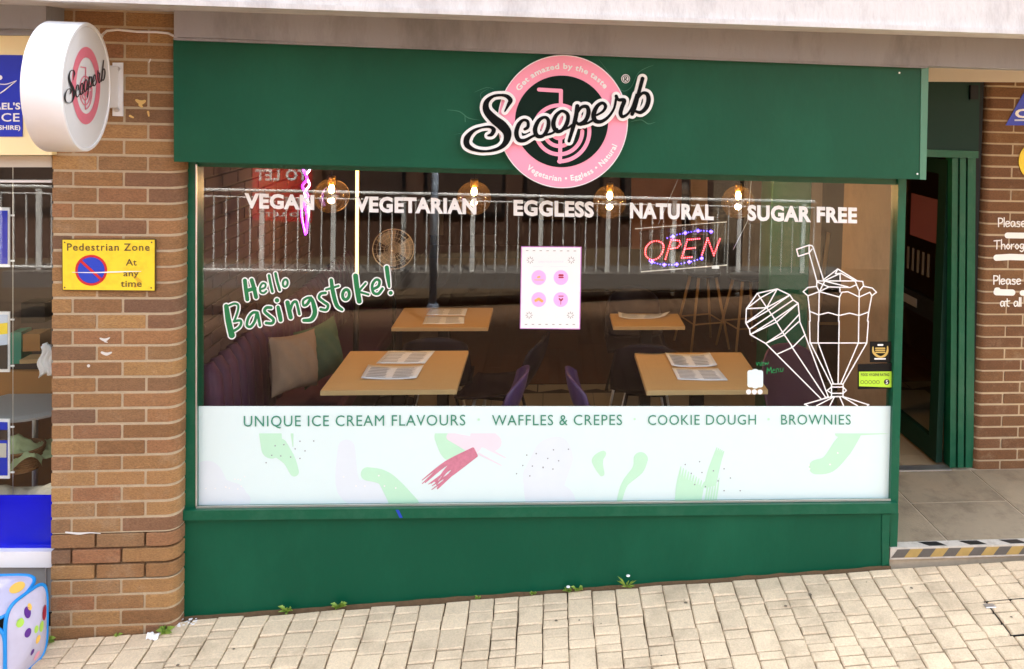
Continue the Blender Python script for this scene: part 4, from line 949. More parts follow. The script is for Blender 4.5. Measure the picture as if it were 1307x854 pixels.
art('rating_numbers', [S(ell((1100.5+5*k, 487.8), 1.9, 2.1), .5, closed=True) for k in range(5)], FY(-.0072), NF, 0, m_ink, hy, h=.25)
disc_px('rating_disc', (1131.8, 487.6), 3.6, 3.6, -.0074, m_ink, hy, 0, 20)
text_px('lettering', '5', (1130.6, 490), (1133.2, 490), 5, -.0082, m_white, hy, .02)

# menu poster
m_lilb = mat('lilac_edge', srgb(214, 140, 214), .5)
mp_ = thing('menu_poster', 'white menu poster with four pink circles on the window', 'poster')
slab('lilac_border', [(665.3, 314.6), (742.2, 315.1), (740.4, 420.4), (663.6, 419.6)], -.0045, .001, m_lilb, mp_)
slab('sheet', [(666.3, 315.5), (741, 316), (739.3, 419.5), (664.5, 418.8)], -.0055, .002, m_white, mp_)
Zp = lambda x_, y_: (655+x_/7.12, 305+y_/7.12)
m_lil = mat('lilac_circle', srgb(238, 182, 236), .5, var=.04)
for p in ((232, 351), (434, 351), (232, 551), (432, 551)): disc_px('picture_circle', Zp(*p), 9.3, 9.4, -.0062, m_lil, mp_, 0, 28)
m_bur = mat('berry_print', srgb(170, 40, 70), .5, var=.3, vscale=80); m_waf = mat('waffle_print', srgb(240, 180, 90), .5, var=.3, vscale=80)
pp = dict(sc=7.12, org=(655, 305))
art('dessert_print', [S([(420, 330), (450, 330)], 18, False, **pp), S([(418, 350), (452, 350)], 14, False, **pp), S([(415, 520), (455, 520)], 8, False, **pp), S([(420, 545), (434, 560), (448, 545)], 14, False, **pp), S([(433, 560), (433, 595)], 5, False, **pp)], FY(-.0068), NF, 0, m_bur, mp_, h=.3)
art('dessert_print', [S([(225, 348), (240, 345)], 16, False, **pp), S([(195, 372), (275, 374)], 6, False, **pp), S([(205, 560), (232, 545), (262, 565)], 24, False, **pp)], FY(-.0068), NF, 0, m_waf, mp_, h=.3)
stx = []
for (cx_, cy_) in ((155, 193), (528, 193), (145, 693), (520, 693)):
    for k in range(8): a_ = R(45*k); stx.append(S([(cx_+17*math.cos(a_), cy_+17*math.sin(a_)), (cx_+30*math.cos(a_), cy_+30*math.sin(a_))], 6, False, **pp))
for k in range(8): stx.append(S([(118+62*k, 106+.5*k), (136+62*k, 106+.5*k)], 6, False, **pp)); stx.append(S([(108+62*k, 777), (126+62*k, 777)], 6, False, **pp))
art('printed_ornament', stx, FY(-.0068), NF, 0, m_grey, mp_, h=.3)
text_px('lettering', 'OPEN YOUR FLAVOUR', Zp(228, 216), Zp(458, 214), 2.2, -.0068, m_bpink, mp_, .01)
for (a_, b_) in (((180, 252), (270, 252)), ((340, 252), (500, 252))): art('printed_rule', [S([a_, b_], 2.5, False, **pp)], FY(-.0068), NF, 0, m_bpink, mp_, h=.3)

# ================================================================== OPEN LED SIGN (inside the glass)
os_ = thing('open_led_sign', 'tilted black LED sign reading OPEN in red dots with blue lights around', 'sign')
OY = .10; Z7 = lambda x_, y_: (760+x_/3.2675, 190+y_/3.2675)
slab('panel', [Z7(185, 345), Z7(548, 303), Z7(548, 485), Z7(190, 512)], OY, .012, glass_mat('clear_acrylic_panel', (.62, .62, .68), .03), os_)
for pts in ([Z7(165, 332), Z7(548, 303), Z7(548, 306), Z7(165, 335)], [Z7(190, 511), Z7(548, 483), Z7(548, 487), Z7(190, 515)]): slab('edge_strip', pts, OY-.004, .003, m_alu, os_)
slab('switch_box', [Z7(486, 488), Z7(516, 488), Z7(516, 500), Z7(486, 500)], OY-.006, .004, m_white, os_)
MB().tube([W(*Z7(262, 315), OY), W(*Z7(345, 125), OY)], .0015, 5).build('hanging_chain', m_alu, os_)
MB().tube([W(*Z7(575, 420), OY), W(*Z7(635, 300), OY), W(*Z7(650, 130), OY)], .0015, 5).build('hanging_chain', m_alu, os_)
def leds(name, paths, m_, r_, sp):
    b_ = MB()
    for P in paths:
        acc = 0
        for (a_, c_) in zip(P[:-1], P[1:]):
            L_ = math.hypot(c_[0]-a_[0], c_[1]-a_[1]); n = max(1, round(L_/sp))
            for k in range(n):
                t_ = k/n; q_ = W(*Z7(a_[0]+(c_[0]-a_[0])*t_, a_[1]+(c_[1]-a_[1])*t_), OY-.006)
                b_.add([q_+Vector(v)*r_ for v in ((1, 0, 0), (-1, 0, 0), (0, 1, 0), (0, -1, 0), (0, 0, 1), (0, 0, -1), )], [(0, 2, 4), (2, 1, 4), (1, 3, 4), (3, 0, 4), (2, 0, 5), (1, 2, 5), (3, 1, 5), (0, 3, 5)])
    return b_.build(name, m_, os_)
O_ = catmull([(215, 405), (235, 388), (265, 386), (284, 402), (280, 430), (262, 455), (235, 463), (212, 448), (208, 425)], [1]*9, 3, True)[0]
leds('letter_lights', [O_+[O_[0]]], m_ledr, .0044, 9); leds('letter_lights', [[(292, 460), (316, 380), (350, 383), (355, 398), (342, 412), (305, 418)]], m_ledr, .0044, 9)
leds('letter_lights', [[(434, 375), (384, 379), (360, 455), (410, 451)], [(374, 418), (424, 412)]], m_ledr, .0044, 9); leds('letter_lights', [[(444, 442), (468, 373), (494, 444), (522, 368)]], m_ledr, .0044, 9)
leds('border_lights', [[(323, 366), (375, 351), (428, 342), (482, 346), (484, 346)], [(236, 472), (287, 484), (339, 482), (391, 472), (443, 457), (445, 457)]], m_ledb, .011, 52)
leds('border_lights', [[(300, 372), (340, 358), (400, 346), (440, 341), (500, 345)], [(225, 468), (270, 482), (330, 484), (400, 470), (450, 455)]], m_ledb, .0035, 13)

# ================================================================== SHOP INTERIOR
RM = dict(x0=-1.80, x1=3.6, y1=8.5, zc=2.62)
def struct(name, b_, m_): return tag(b_.build(name, m_), kind='structure')
struct('shop_ceiling', MB().box((-1.9, .03, RM['zc']), (1.93, .95, RM['zc']+.1)).box((-1.9, .9501, RM['zc']), (3.7, 8.6, RM['zc']+.1)), m_ceil)
struct('shop_back_wall', MB().box((-1.9, 8.5, -.1), (3.7, 8.6, 2.7)), m_walldk)
struct('shop_right_wall', MB().box((3.6, 1.1, -.1), (3.7, 8.5, 2.7)), m_walldk)
struct('window_head_wall', MB().box((-1.79, .03, 2.25), (1.9, .06, 2.72)), m_ceil)
lw_ = struct('shop_left_wall', MB().box((-1.85, .062, -.1), (-1.79, 8.5, 2.7)), m_walldk)
# left wall brickwork near the window: real bricks, painted
cache = {}
for k in range(0, 22):
    z0 = FLZ+.42+k*.0765
    y = .07-(.11 if k % 2 else 0)
    while y < 2.1:
        ya, yb2 = max(.065, y), y+.215
        key = round(yb2-ya, 3)
        if key not in cache:
            m0 = MB().box((0, 0, 0), (.012, key, .066), .003); me = bpy.data.meshes.new('brick'); me.from_pydata([tuple(v) for v in m0.v], [], m0.f); me.update(); cache[key] = me
        o = link('brick', cache[key], m_wallin, lw_); o.location = (-1.79, ya, z0); y += .226
struct('shop_floor_base', MB().box((-1.9, .04, -.3), (1.9, .9, FLZ-.004)).box((-1.9, .9001, -.3), (3.7, 8.6, FLZ-.004)), m_tiledk)
fl = thing('shop_floor', None, None); fl['kind'] = 'structure'
TRY = 2.32
# pale tiles in front
for i in range(-5, 8):
    for j in range(8):
        x_ = i*.4; y_ = TRY-.02-.4*(j+1)
        if y_ < .05: y2 = .05
        else: y2 = y_
        if x_ < -1.8+.0 or y_+.4 < .1: continue
        if x_ > 1.5 and y2 < .9: y2 = .92
        if y_+.398 < y2+.03: continue
        MB().box((x_+.002, y2, FLZ-.003), (x_+.398, y_+.398, FLZ)).build('floor_tile', m_tile, fl)
# triangle border
for i in range(19):
    x_ = -1.75+i*.285
    mesh('border_triangle', [(x_, TRY, FLZ+.001), (x_+.25, TRY+.085, FLZ+.001), (x_, TRY+.17, FLZ+.001)], [(0, 1, 2)], m_tile, fl)
    mesh('border_triangle', [(x_+.275, TRY+.01, FLZ+.0012), (x_+.275, TRY+.17, FLZ+.0012), (x_+.03, TRY+.17, FLZ+.0012), (x_+.26, TRY+.095, FLZ+.0012)], [(0, 1, 2)], m_tile, fl)
for i in range(38):
    x_ = -1.8+i*.142; y_ = TRY+.2
    off = random.uniform(0, 1.2)
    yy = y_
    while yy < 7.4:
        L_ = min(1.2 if yy > y_ else 1.2-off*.9, 7.5-yy); MB().box((x_+.001, yy, FLZ-.003), (x_+.141, yy+L_-.003, FLZ)).build('floorboard', m_woodfl, fl); yy += L_
tag(MB().box((1.905, .07, FLZ-.1), (1.93, .86, 2.7)).build('partition_wall', m_beige), kind='structure')
tag(MB().box((1.62, 1.55, FLZ), (1.92, 1.85, 2.62), .01).build('green_column', m_green2), 'dark green square column inside the shop behind the line drawing', 'column')
tag(MB().box((1.93, 1.7, FLZ), (2.05, 1.78, 2.62)).build('partition_return', m_beige), kind='structure')

def table(loc, w_, d_, label):
    t = thing('cafe_table', label, 'table', loc, 0, 'oak cafe tables inside the shop')
    tt = MB().box((-w_/2, -d_/2, .722), (w_/2, d_/2, .75), .003).build('tabletop', m_wood, t)
    MB().box((-w_/2+.001, -d_/2-.0015, .7235), (w_/2-.001, -d_/2+.0005, .7485)).build('edge_band', m_woodedge, tt)
    MB().box((-.04, -.04, .02), (.04, .04, .72), .004).build('pedestal', m_blackmet, t)
    MB().box((-.24, -.2, .0), (.24, .2, .018), .006).build('foot_plate', m_blackmet, t)
    return t
T1 = table((-.848, .655, FLZ+.02), .737, .68, 'light oak table in front left beside the banquette with two menus')
T2 = table((.93, .605, FLZ+.02), .70, .665, 'light oak table front right behind the window with a pair of menus')
T3 = table((-.727, 1.76, FLZ+.02), .665, .51, 'rear left oak table in the brown shade behind the front left table')
T4 = table((.747, 1.69, FLZ+.02), .52, .33, 'rear right small oak table partly hidden by a dark chair')
def menu(pts, z_, label, lift=.0):
    t = thing('menu_sheet', label, 'menu', (0, 0, 0), 0, 'paper menus lying on the tables')
    P = [WZ(a_, b_, z_) for a_, b_ in pts]       # near-left, near-right, far-right, far-left
    nu, nv = 8, 5
    def fn_(u, v):
        q_ = (P[0].lerp(P[1], u)).lerp(P[3].lerp(P[2], u), v); q_ = q_.copy(); q_.z = z_+.003+lift*(max(0, .18-u)*.5+max(0, u-.82)*.5)+.0008*math.sin(9*u); return q_
    o_ = MB().grid(fn_, nu, nv).build('sheet', m_paper, t, True); solidify(o_, .0008)
    b_ = MB()
    for r_ in range(7):
        for (u0, u1) in ((.07, .46), (.54, .93)):
            v0 = .1+.115*r_; q0, q1, q2, q3 = fn_(u0, v0), fn_(u1-.1*random.random(), v0), fn_(u1-.08, v0+.05), fn_(u0, v0+.05)
            for q_ in (q0, q1, q2, q3): q_.z += .0012+lift*.004
            b_.add([q0, q1, q2, q3], [(0, 1, 2, 3)])
    b_.build('printed_lines', m_print, t)
Zc = lambda x_, y_: (480+x_/4.357, 370+y_/4.357); Zd = lambda x_, y_: (720+x_/4.357, 370+y_/4.357)
tz = FLZ+.77
menu([(460.5, 484.7), (531.6, 484.7), (541, 468), (470, 467.5)], tz, 'near white menu on the front left table', .08)
menu([Zc(-0, 412), Zc(272, 412), Zc(328, 342), Zc(68, 342)], tz, 'far white menu on the front left table')
menu([Zd(632, 503), Zd(912, 508), Zd(855, 440), Zd(600, 438)], tz, 'near white menu on the front right table', .02)
menu([Zd(598, 432), Zd(852, 430), Zd(808, 360), Zd(560, 360)], tz, 'far white menu on the front right table', .12)
menu([Zc(258, 193), Zc(490, 190), Zc(492, 150), Zc(275, 150)], tz, 'near dim menu on the rear left table')
menu([Zc(278, 142), Zc(496, 145), Zc(510, 105), Zc(305, 105)], tz, 'far dim menu on the rear left table')
menu([Zd(305, 165), Zd(560, 160), Zd(590, 135), Zd(300, 138)], tz, 'curled pale menu on the rear right table', .2)

def chair(loc, rz, label, ms):
    t = thing('shell_chair', label, 'chair', loc, rz, 'moulded shell chairs inside the shop')
    def prof(v):   # v along seat front -> back top ; facing +y
        if v < .5: a_ = v/.5; return (.22-.40*a_, .45-.02*math.sin(a_*math.pi))
        a_ = (v-.5)/.5; return (-.18-.15*a_-.03*math.sin(a_*3.1), .45+.02*0+.38*a_**1.0)
    def surf(u, v):
        y_, z_ = prof(v); s2 = (u-.5)*2; wd_ = (.235 if v < .5 else .235-.05*max(0, (v-.55)/.45)**2*1.0)
        r_ = math.sin(max(0, min(1, (v-.06)/.9))*math.pi)
        edge = abs(s2)**2.6
        if v < .5: z_ += edge*.055*r_
        else: y_ += edge*.075; 
        if v > .9: z_ -= (abs(s2)**3)*.06*(v-.9)/.1
        return (s2*wd_, y_, z_)
    MB().grid(lambda u, v: surf(u, v*.5), 14, 10).build('seat', ms, t, True)
    MB().grid(lambda u, v: surf(u, .5+v*.5), 14, 12).build('backrest', ms, t, True)
    for o_ in (t.children if False else []): pass
    for c_ in [o_ for o_ in C.objects if o_.parent == t]: solidify(c_, .012)
    for sx in (-1, 1):
        for sy in (-1, 1): MB().tube([(sx*.12, sy*.11, .435), (sx*.21, sy*.20, 0)], .011, 8).build('leg', m_steel if sy > 0 else m_blackmet, t, True)
    MB().box((-.13, -.12, .41), (.13, .12, .425)).build('underframe', m_blackmet, t)
    return t
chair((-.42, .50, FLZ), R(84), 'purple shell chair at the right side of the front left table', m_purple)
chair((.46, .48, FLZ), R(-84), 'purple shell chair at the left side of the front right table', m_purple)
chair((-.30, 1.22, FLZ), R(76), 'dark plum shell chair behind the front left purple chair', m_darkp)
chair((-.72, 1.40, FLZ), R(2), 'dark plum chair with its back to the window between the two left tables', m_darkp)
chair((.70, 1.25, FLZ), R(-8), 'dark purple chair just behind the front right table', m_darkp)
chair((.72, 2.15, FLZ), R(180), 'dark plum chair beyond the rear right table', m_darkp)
chair((1.66, .62, FLZ), R(200), 'plum chair at the far right behind the sundae drawing', mat('plum_chair', srgb(96, 60, 78), .6, var=.15))
# bar stools
def stool(loc, label):
    t = thing('bar_stool', label, 'stool', loc, R(15), 'wooden bar stools at the back of the shop')
    MB().lathe([(.0001, .72), (.16, .72), (.17, .71), (.17, .69), (.0001, .685)], (0, 0, 0), (0, 0, 1), 24).build('seat', m_darkp, t, True)
    for sx in (-1, 1):
        for sy in (-1, 1): MB().tube([(sx*.09, sy*.09, .69), (sx*.2, sy*.2, 0)], [.016, .011], 8).build('leg', m_wood, t, True)
    MB().tube([(.155*a_, .155*b_, .25) for a_, b_ in ((1, 1), (-1, 1), (-1, -1), (1, -1))], .008, 6, True).build('footrest', m_wood, t)
q = WZ(895, 440, FLZ); stool((q.x, q.y, FLZ), 'left wooden bar stool with splayed legs behind the rear right table')
q = WZ(950, 446, FLZ); stool((q.x, q.y, FLZ), 'right wooden bar stool with splayed legs behind the line drawing of a cone')
# banquette along the left wall
bq = thing('banquette', 'plum velvet channel tufted banquette along the left wall', 'banquette')
MB().box((-1.765, .1, FLZ), (-1.27, 3.2, FLZ+.34), .01).build('plinth', m_darkp, bq)
MB().box((-1.70, .1, FLZ+.34), (-1.24, 3.2, FLZ+.46), .03).build('seat_cushion', m_plum, bq)
for k in range(28):
    y_ = .12+k*.11
    pts = [(-1.70, y_+.055, FLZ+.46), (-1.715, y_+.055, FLZ+.7), (-1.735, y_+.055, FLZ+.9), (-1.755, y_+.055, FLZ+.97)]
    MB().tube(pts, [.052, .054, .052, .03], 12).build('back_channel', m_plum, bq, True)
def cushion(c_, n_, w_, h_, roll, m_, label):
    n_ = Vector(n_).normalized(); U_ = Vector((0, 0, 1)).cross(n_).normalized(); V_ = n_.cross(U_)
    U2 = U_*math.cos(roll)+V_*math.sin(roll); V2 = -U_*math.sin(roll)+V_*math.cos(roll)
    b_ = MB()
    for sgn in (1, -1):
        def fn_(u, v):
            a_, c2 = (u-.5)*2, (v-.5)*2; pu = (1-a_**2)**.45*(1-c2**2)**.45 if abs(a_) < 1 and abs(c2) < 1 else 0
            pin = 1-.10*(1-a_**2)*abs(c2)**3; pin2 = 1-.10*(1-c2**2)*abs(a_)**3
            wr = .007*math.sin(11*a_+7*c2)*pu+.004*math.sin(23*c2-9*a_)*pu
            return c_+U2*(a_*w_/2*pin2)+V2*(c2*h_/2*pin)+n_*(sgn*(pu*.075+wr))
        b_.grid(fn_, 20, 20)
    o_ = b_.build('cushion', m_, None, True); tag(o_, label, 'cushion')
    return o_
cushion(W(375, 462, .62), (.86, -.5, .22), .34, .335, R(-6), m_cush1, 'taupe linen cushion leaning on the banquette nearest the window')
cushion(W(408, 449, .98), (.86, -.5, .22), .34, .36, R(4), m_cush2, 'sage green cushion behind the taupe one on the banquette')
# pendants
def pendant(px_, py_, y_, label):
    c_ = W(px_, py_, y_); t = thing('pendant_lamp', label, 'lamp', (c_.x, c_.y, c_.z), 0, 'smoked glass globe pendants inside the window')
    n = 24; r_ = .112; pr = [(r_*math.sin(R(a_)), r_*math.cos(R(a_))) for a_ in range(14, 181, 8)]; pr[-1] = (.0005, -r_)
    MB().lathe(pr, (0, 0, 0), (0, 0, 1), n).build('globe', m_bulbglass, t, True)
    MB().lathe([(.0001, .13), (.022, .13), (.026, .12), (.026, .075), (.0001, .075)], (0, 0, 0), (0, 0, 1), 16).build('cap', m_brass, t, True)
    MB().lathe([(.0005, .075), (.012, .07), (.018, .055), (.02, .04), (.014, .022), (.0005, .014)], (0, 0, 0), (0, 0, 1), 16).build('bulb', m_bulb, t, True)
    MB().tube([(0, 0, .13), (0, 0, RM['zc']-c_.z)], .003, 6).build('flex', m_blackmet, t)
    ld = bpy.data.lights.new('pendant_light', 'POINT'); ld.energy = 5; ld.color = (1, .62, .3); ld.shadow_soft_size = .03
    lo_ = bpy.data.objects.new('pendant_light', ld); C.objects.link(lo_); lo_.location = (c_.x, c_.y, c_.z+.05); lo_.parent = t; lo_.location = (0, 0, .045)
pendant(423, 250, 1.2, 'glass globe pendant lamp above the word vegan, leftmost of four')
pendant(605, 253, 1.2, 'glass globe pendant lamp over the end of the word vegetarian')
pendant(778, 258, 1.2, 'glass globe pendant lamp between the words eggless and natural')
pendant(942, 258, 1.2, 'glass globe pendant lamp left of the words sugar free')
q1, q2 = W(455.5, 214, 1.5), W(455.5, 352, 1.5)
lt = thing('light_tube', 'tall warm white light tube standing left of the word vegetarian', 'lamp')
MB().tube([q1+Vector((0, 0, .2)), q2], .0105, 10).build('tube', m_tube, lt, True)
MB().tube([q2, Vector((q2.x, q2.y, FLZ))], .02, 10).build('stand', m_blackmet, lt, True)
# neon signs
nn = thing('neon_sign', 'magenta neon sign seen edge on beside the word vegan', 'neon sign')
def n3(pts, y_, r_, m_): MB().tube([W(*p, y_+dy_) for p, dy_ in pts], r_, 8).build('neon_tube', m_, nn, True)
st_pts = catmull([(390, 196), (387, 215), (392, 228), (386, 238), (393, 250), (388, 258), (392, 275), (391, 298)], [1]*8, 5)[0]
n3([(p, .0) for p in st_pts], 1.0, .007, m_neon)
n3([(p, .03) for p in catmull([(393, 196), (396, 214), (391, 224), (395, 236), (389, 246), (394, 262), (392, 285), (391, 298)], [1]*8, 5)[0]], 1.0, .006, m_neonw)
n3([(p, .05) for p in catmull([(386, 258), (385, 275), (390, 300)], [1]*3, 5)[0]], 1.0, .006, m_neon)
n2_ = thing('small_neon_sign', 'small pink white neon piece at the top right above sugar free', 'neon sign')
for k in range(3): MB().tube([W(1000+2*k, 233+3*k, 1.6), W(1012-k, 236+4*k, 1.6), W(1001+k, 242+4*k, 1.6), W(1012, 249+k, 1.6)], .007, 6).build('neon_tube', m_neonw, n2_, True)
# fan
fn0 = thing('pedestal_fan', 'round caged pedestal fan under the word vegetarian', 'fan')
fc = W(502, 318, 2.0); fr = .152
m_cage = mat('fan_cage', (.55, .5, .42), .4, metal=.6)
b_ = MB()
for rr2 in (1, .8, .6, .4, .2): b_.tube([(fc.x+fr*rr2*math.cos(R(a_)), fc.y-.03*(1-rr2), fc.z+fr*rr2*math.sin(R(a_))) for a_ in range(0, 360, 12)], .004 if rr2 == 1 else .0018, 6, True)
for k in range(24): b_.tube([(fc.x, fc.y-.035, fc.z), (fc.x+fr*math.cos(R(15*k)), fc.y, fc.z+fr*math.sin(R(15*k)))], .0015, 5)
b_.build('cage', m_cage, fn0, True)
for k in range(3):
    a_ = 120*k
    MB().grid(lambda u, v: (fc.x+(.03+.11*u)*math.cos(R(a_+(v-.5)*75)), fc.y+.02+.02*(v-.5), fc.z+(.03+.11*u)*math.sin(R(a_+(v-.5)*75))), 5, 6).build('blade', m_grey, fn0, True)
MB().lathe([(.0001, -.02), (.03, -.015), (.04, .03), (.035, .1), (.0001, .11)], fc, (0, 1, 0), 20).build('motor', m_grey, fn0, True)
MB().tube([(fc.x, fc.y+.08, fc.z), (fc.x, fc.y+.08, FLZ+.02)], .014).build('pole', m_blackmet, fn0)
MB().lathe([(.0001, .02), (.18, .012), (.19, 0), (.0001, 0)], (fc.x, fc.y+.08, FLZ), (0, 0, 1), 24).build('base', m_blackmet, fn0)
def wallbit(name, pts, y, d_, m_, label, cat): return tag(slab(name, pts, y, d_, m_), label, cat)
wallbit('wall_panel', [(806, 222), (870, 222), (870, 318), (806, 318)], 4.2, .05, mat('peach_panel', srgb(168, 120, 92), .7, var=.2), 'peach coloured panel on the wall behind the open sign', 'panel')
wallbit('timber_post', [(882, 222), (903, 222), (903, 300), (882, 300)], 4.0, .08, m_wood, 'pale timber post right of the peach panel at the back', 'post')
for k_, (x0_, y0_, w_, h_) in enumerate(((600, 300, 34, 28), (690, 240, 30, 40), (745, 262, 26, 34), (540, 260, 26, 40))):
    wallbit('framed_picture', [(x0_, y0_), (x0_+w_, y0_), (x0_+w_, y0_+h_), (x0_, y0_+h_)], 8.4, .03, (m_grey, m_ochre, m_steelblue, m_cream)[k_], ('grey framed picture low on the back wall left of the menu poster', 'ochre framed picture on the back wall under the word eggless', 'blue framed picture on the back wall between eggless and natural', 'cream framed picture on the back wall below the word vegetarian')[k_], 'picture')
# counter far back
ct = thing('serving_counter', 'dim serving counter deep inside the shop', 'counter')
MB().box((.4, 5.6, FLZ), (3.2, 6.1, 1.05), .01).build('body', m_walldk, ct); MB().box((.35, 5.55, 1.055), (3.25, 6.15, 1.10), .006).build('top', m_grey, ct)
dsp = tag(MB().box((1.0, 5.7, 1.1), (2.2, 6.0, 1.45), .02).build('display_case', m_glass), 'glass display case on the dim serving counter', 'display case')

# ================================================================== ACROSS THE STREET (seen mirrored in the window)
RD_ = 7.15
gzr = lambda x_, y_: gz(x_, y_)
ra = thing('street_railing', 'pale metal railing across the street, mirrored in the window', 'railing')
def rr_pt(px_, py_): return refl(px_, py_, RD_)
tl, trr = rr_pt(100, 239), rr_pt(1040, 257.5); bl, br = rr_pt(100, 341), rr_pt(1040, 358)
MB().tube([tl+(tl-trr)*.5, trr], .024, 10).build('top_rail', m_steel, ra, True)
MB().tube([tl+(tl-trr)*.5+Vector((0, 0, -.09)), trr+Vector((0, 0, -.09))], .012, 8).build('upper_rail', m_steel, ra, True)
MB().tube([bl+(bl-br)*.5, br], .02, 8).build('bottom_rail', m_steel, ra, True)
n = int((trr-tl).length*1.5/.155)
for k in range(n+1):
    t_ = k/n*1.5-.5
    a_ = tl.lerp(trr, t_); c_ = bl.lerp(br, t_)
    if k % 6 == 5: MB().box((a_.x-.03, a_.y-.015, c_.z-.25), (a_.x+.03, a_.y+.015, a_.z), 0).build('post', m_steel, ra)
    else: MB().tube([a_+Vector((0, 0, -.09)), (a_.x, a_.y, c_.z)], .0095, 6).build('baluster', m_steel, ra)
kz = bl.z
kb = MB().box((-7, -RD_-.4, kz-.24), (4.3, -RD_+.12, kz-.03)); tag(kb.build('kerb', mat('street_kerb', srgb(120, 112, 104), .8, var=.15)), kind='structure')
ob = thing('opposite_building', 'dark brick building across the street, mirrored in the window', 'building')
MB().box((-14, -11.6, -2), (3.2, -11.4, 7)).build('wall', m_brick3, ob)
for k in range(9):
    x0_ = -13.4+k*1.85
    fr_ = MB().box((x0_, -11.4, .1), (x0_+1.5, -11.34, 2.3)).build('window', m_blackmet, ob)
    MB().box((x0_+.06, -11.339, .2), (x0_+1.44, -11.33, 2.2)).build('pane', m_bluedk if False else m_walldk, fr_)
MB().box((-14, -11.38, 2.5), (3.2, -11.2, 3.2)).build('fascia', m_tiledk, ob)
rb = thing('ramp_wall', 'tan rendered wall across the street at the right, mirrored in the window', 'wall')
MB().box((3.2, -9.2, -2), (9, -8.9, 3.4)).build('wall_face', m_beige, rb)
tl_ = thing('to_let_board', 'red TO LET board across the street, mirrored in the window', 'sign')
def rboard(name, pts, d_, m_, th2=.02):
    P = [refl(a_, b2, d_) for a_, b2 in pts]; return MB().prism(P, (0, -th2, 0)).build(name, m_, tl_)
TD = 8.6
rboard('board', [(322, 196), (398, 198), (398, 284), (322, 281)], TD, mat('red_board', srgb(190, 22, 34), .4))
def mirror_text(s_, x_l, x_r, yb2, cap):
    v, f = text_uv(s_, .03, 1.05); x0 = min(q_[0] for q_ in v); x1_ = max(q_[0] for q_ in v)
    P = [refl(x_r-(x_r-x_l)*(u-x0)/(x1_-x0), yb2-w_/.73*cap, TD-.004) for u, w_ in v]
    mesh('lettering', P, f, m_white, tl_)
mirror_text('TO LET', 326, 392, 230, 14)
mirror_text('01256 462222', 338, 392, 283, 5) if False else mirror_text('TO LET', 338, 392, 276, 5)
p_ = refl(360, 284, TD); MB().tube([p_, Vector((p_.x, p_.y, gz(p_.x, p_.y)-.3))], .03).build('post', m_blackmet, tl_)
lp = thing('lamp_post', 'slim pale blue steel post across the street, mirrored in the window', 'post')
a_, c_ = refl(555, 232, 5.9), refl(552, 398, 5.9); MB().tube([Vector((c_.x, c_.y, c_.z-.05)), Vector((a_.x, a_.y, a_.z+2.2))], .045, 12).build('shaft', m_steelblue, lp, True)
MB().lathe([(.07, 0), (.07, .12), (.05, .16)], (c_.x, c_.y, c_.z-.05), (0, 0, 1), 16).build('collar', m_steelblue, lp, True)

# ================================================================== SMALL THINGS ON THE GROUND
def weed(px_, py_, sc_, label, flower=False, grassy=False):
    p = None
    q_ = W(px_, py_, -.05); z_ = gz(q_.x, -.05)
    t = thing('weed', label, 'weed', (q_.x, -.052, z_), 0, 'weeds at the foot of the wall')
    b_ = MB()
    for k in range(14 if not grassy else 16):
        a_ = random.uniform(0, 6.28); l_ = random.uniform(.5, 1)*sc_; h_ = random.uniform(.15, .9)*sc_
        d_ = Vector((math.cos(a_), -abs(math.sin(a_))*.8, 0)); s2 = Vector((-d_.y, d_.x, 0))*(.05 if grassy else .22)*sc_
        tip = d_*l_+Vector((0, 0, h_*(1.2 if grassy else .8))); mid_ = d_*l_*.5+Vector((0, 0, h_*.8))
        b_.add([(0, 0, 0), mid_+s2, tip, mid_-s2], [(0, 1, 2), (0, 2, 3)])
    b_.build('leaves', m_leaf, t)
    if flower: MB().lathe([(.0005, .004), (.009, .003), (.011, 0)], (.004, -.01, sc_*.9), (0, 0, 1), 8).build('flower', m_white, t)
weed(366, 782, .045, 'leafy weed at the foot of the green riser, nearest the brick pillar')
weed(432, 778, .05, 'upright leafy weed on the wall foot second from the pillar')
weed(610, 767, .025, 'tiny yellow green weed below the middle of the window')
weed(681, 761, .03, 'low weed just right of the centre of the riser')
weed(724, 755, .035, 'white flowered weed at the foot of the riser', True)
weed(737, 754, .04, 'round leaved weed beside the white flowered one')
weed(800, 750, .075, 'grassy spreading weed, rightmost along the riser foot', True, True)
q = WZ(205, 815, gz(-1.9, -.2))
def weed_at(px_, py_, sc_, label, y_, grassy=True):
    q_ = W(px_, py_, y_); t = thing('weed', label, 'weed', (q_.x, y_, gz(q_.x, y_)), 0, 'weeds at the foot of the wall'); b_ = MB()
    for k in range(16):
        a_ = random.uniform(0, 6.28); d_ = Vector((math.cos(a_), math.sin(a_)*.8, 0)); l_ = random.uniform(.4, 1)*sc_; s2 = Vector((-d_.y, d_.x, 0))*.07*sc_
        b_.add([(0, 0, 0), d_*l_*.5+Vector((0, 0, .5*sc_))+s2, d_*l_+Vector((0, 0, .3*sc_)), d_*l_*.5+Vector((0, 0, .5*sc_))-s2], [(0, 1, 2), (0, 2, 3)])
    b_.build('leaves', m_leaf, t)
weed_at(210, 812, .06, 'grass tuft beside the white litter at the pillar foot', -.15)
weed_at(62, 818, .05, 'small weed between the play cube and the pillar', -.15)
weed_at(150, 815, .025, 'tiny moss tuft at the base of the brick pillar', -.14)
q = W(196, 815, -.17)
lt2 = MB().grid(lambda u, v: (q.x+(u-.5)*.055, -.17+(v-.5)*.04+.006*math.sin(7*u), gz(q.x, -.17)+.004+.022*math.sin(math.pi*v)*(1-.4*u)+.004*math.sin(13*u+5*v)), 8, 8).build('crumpled_paper', m_litter)
tag(lt2, 'small crumpled white paper at the foot of the left brick pillar', 'litter')
fl_ = MB()
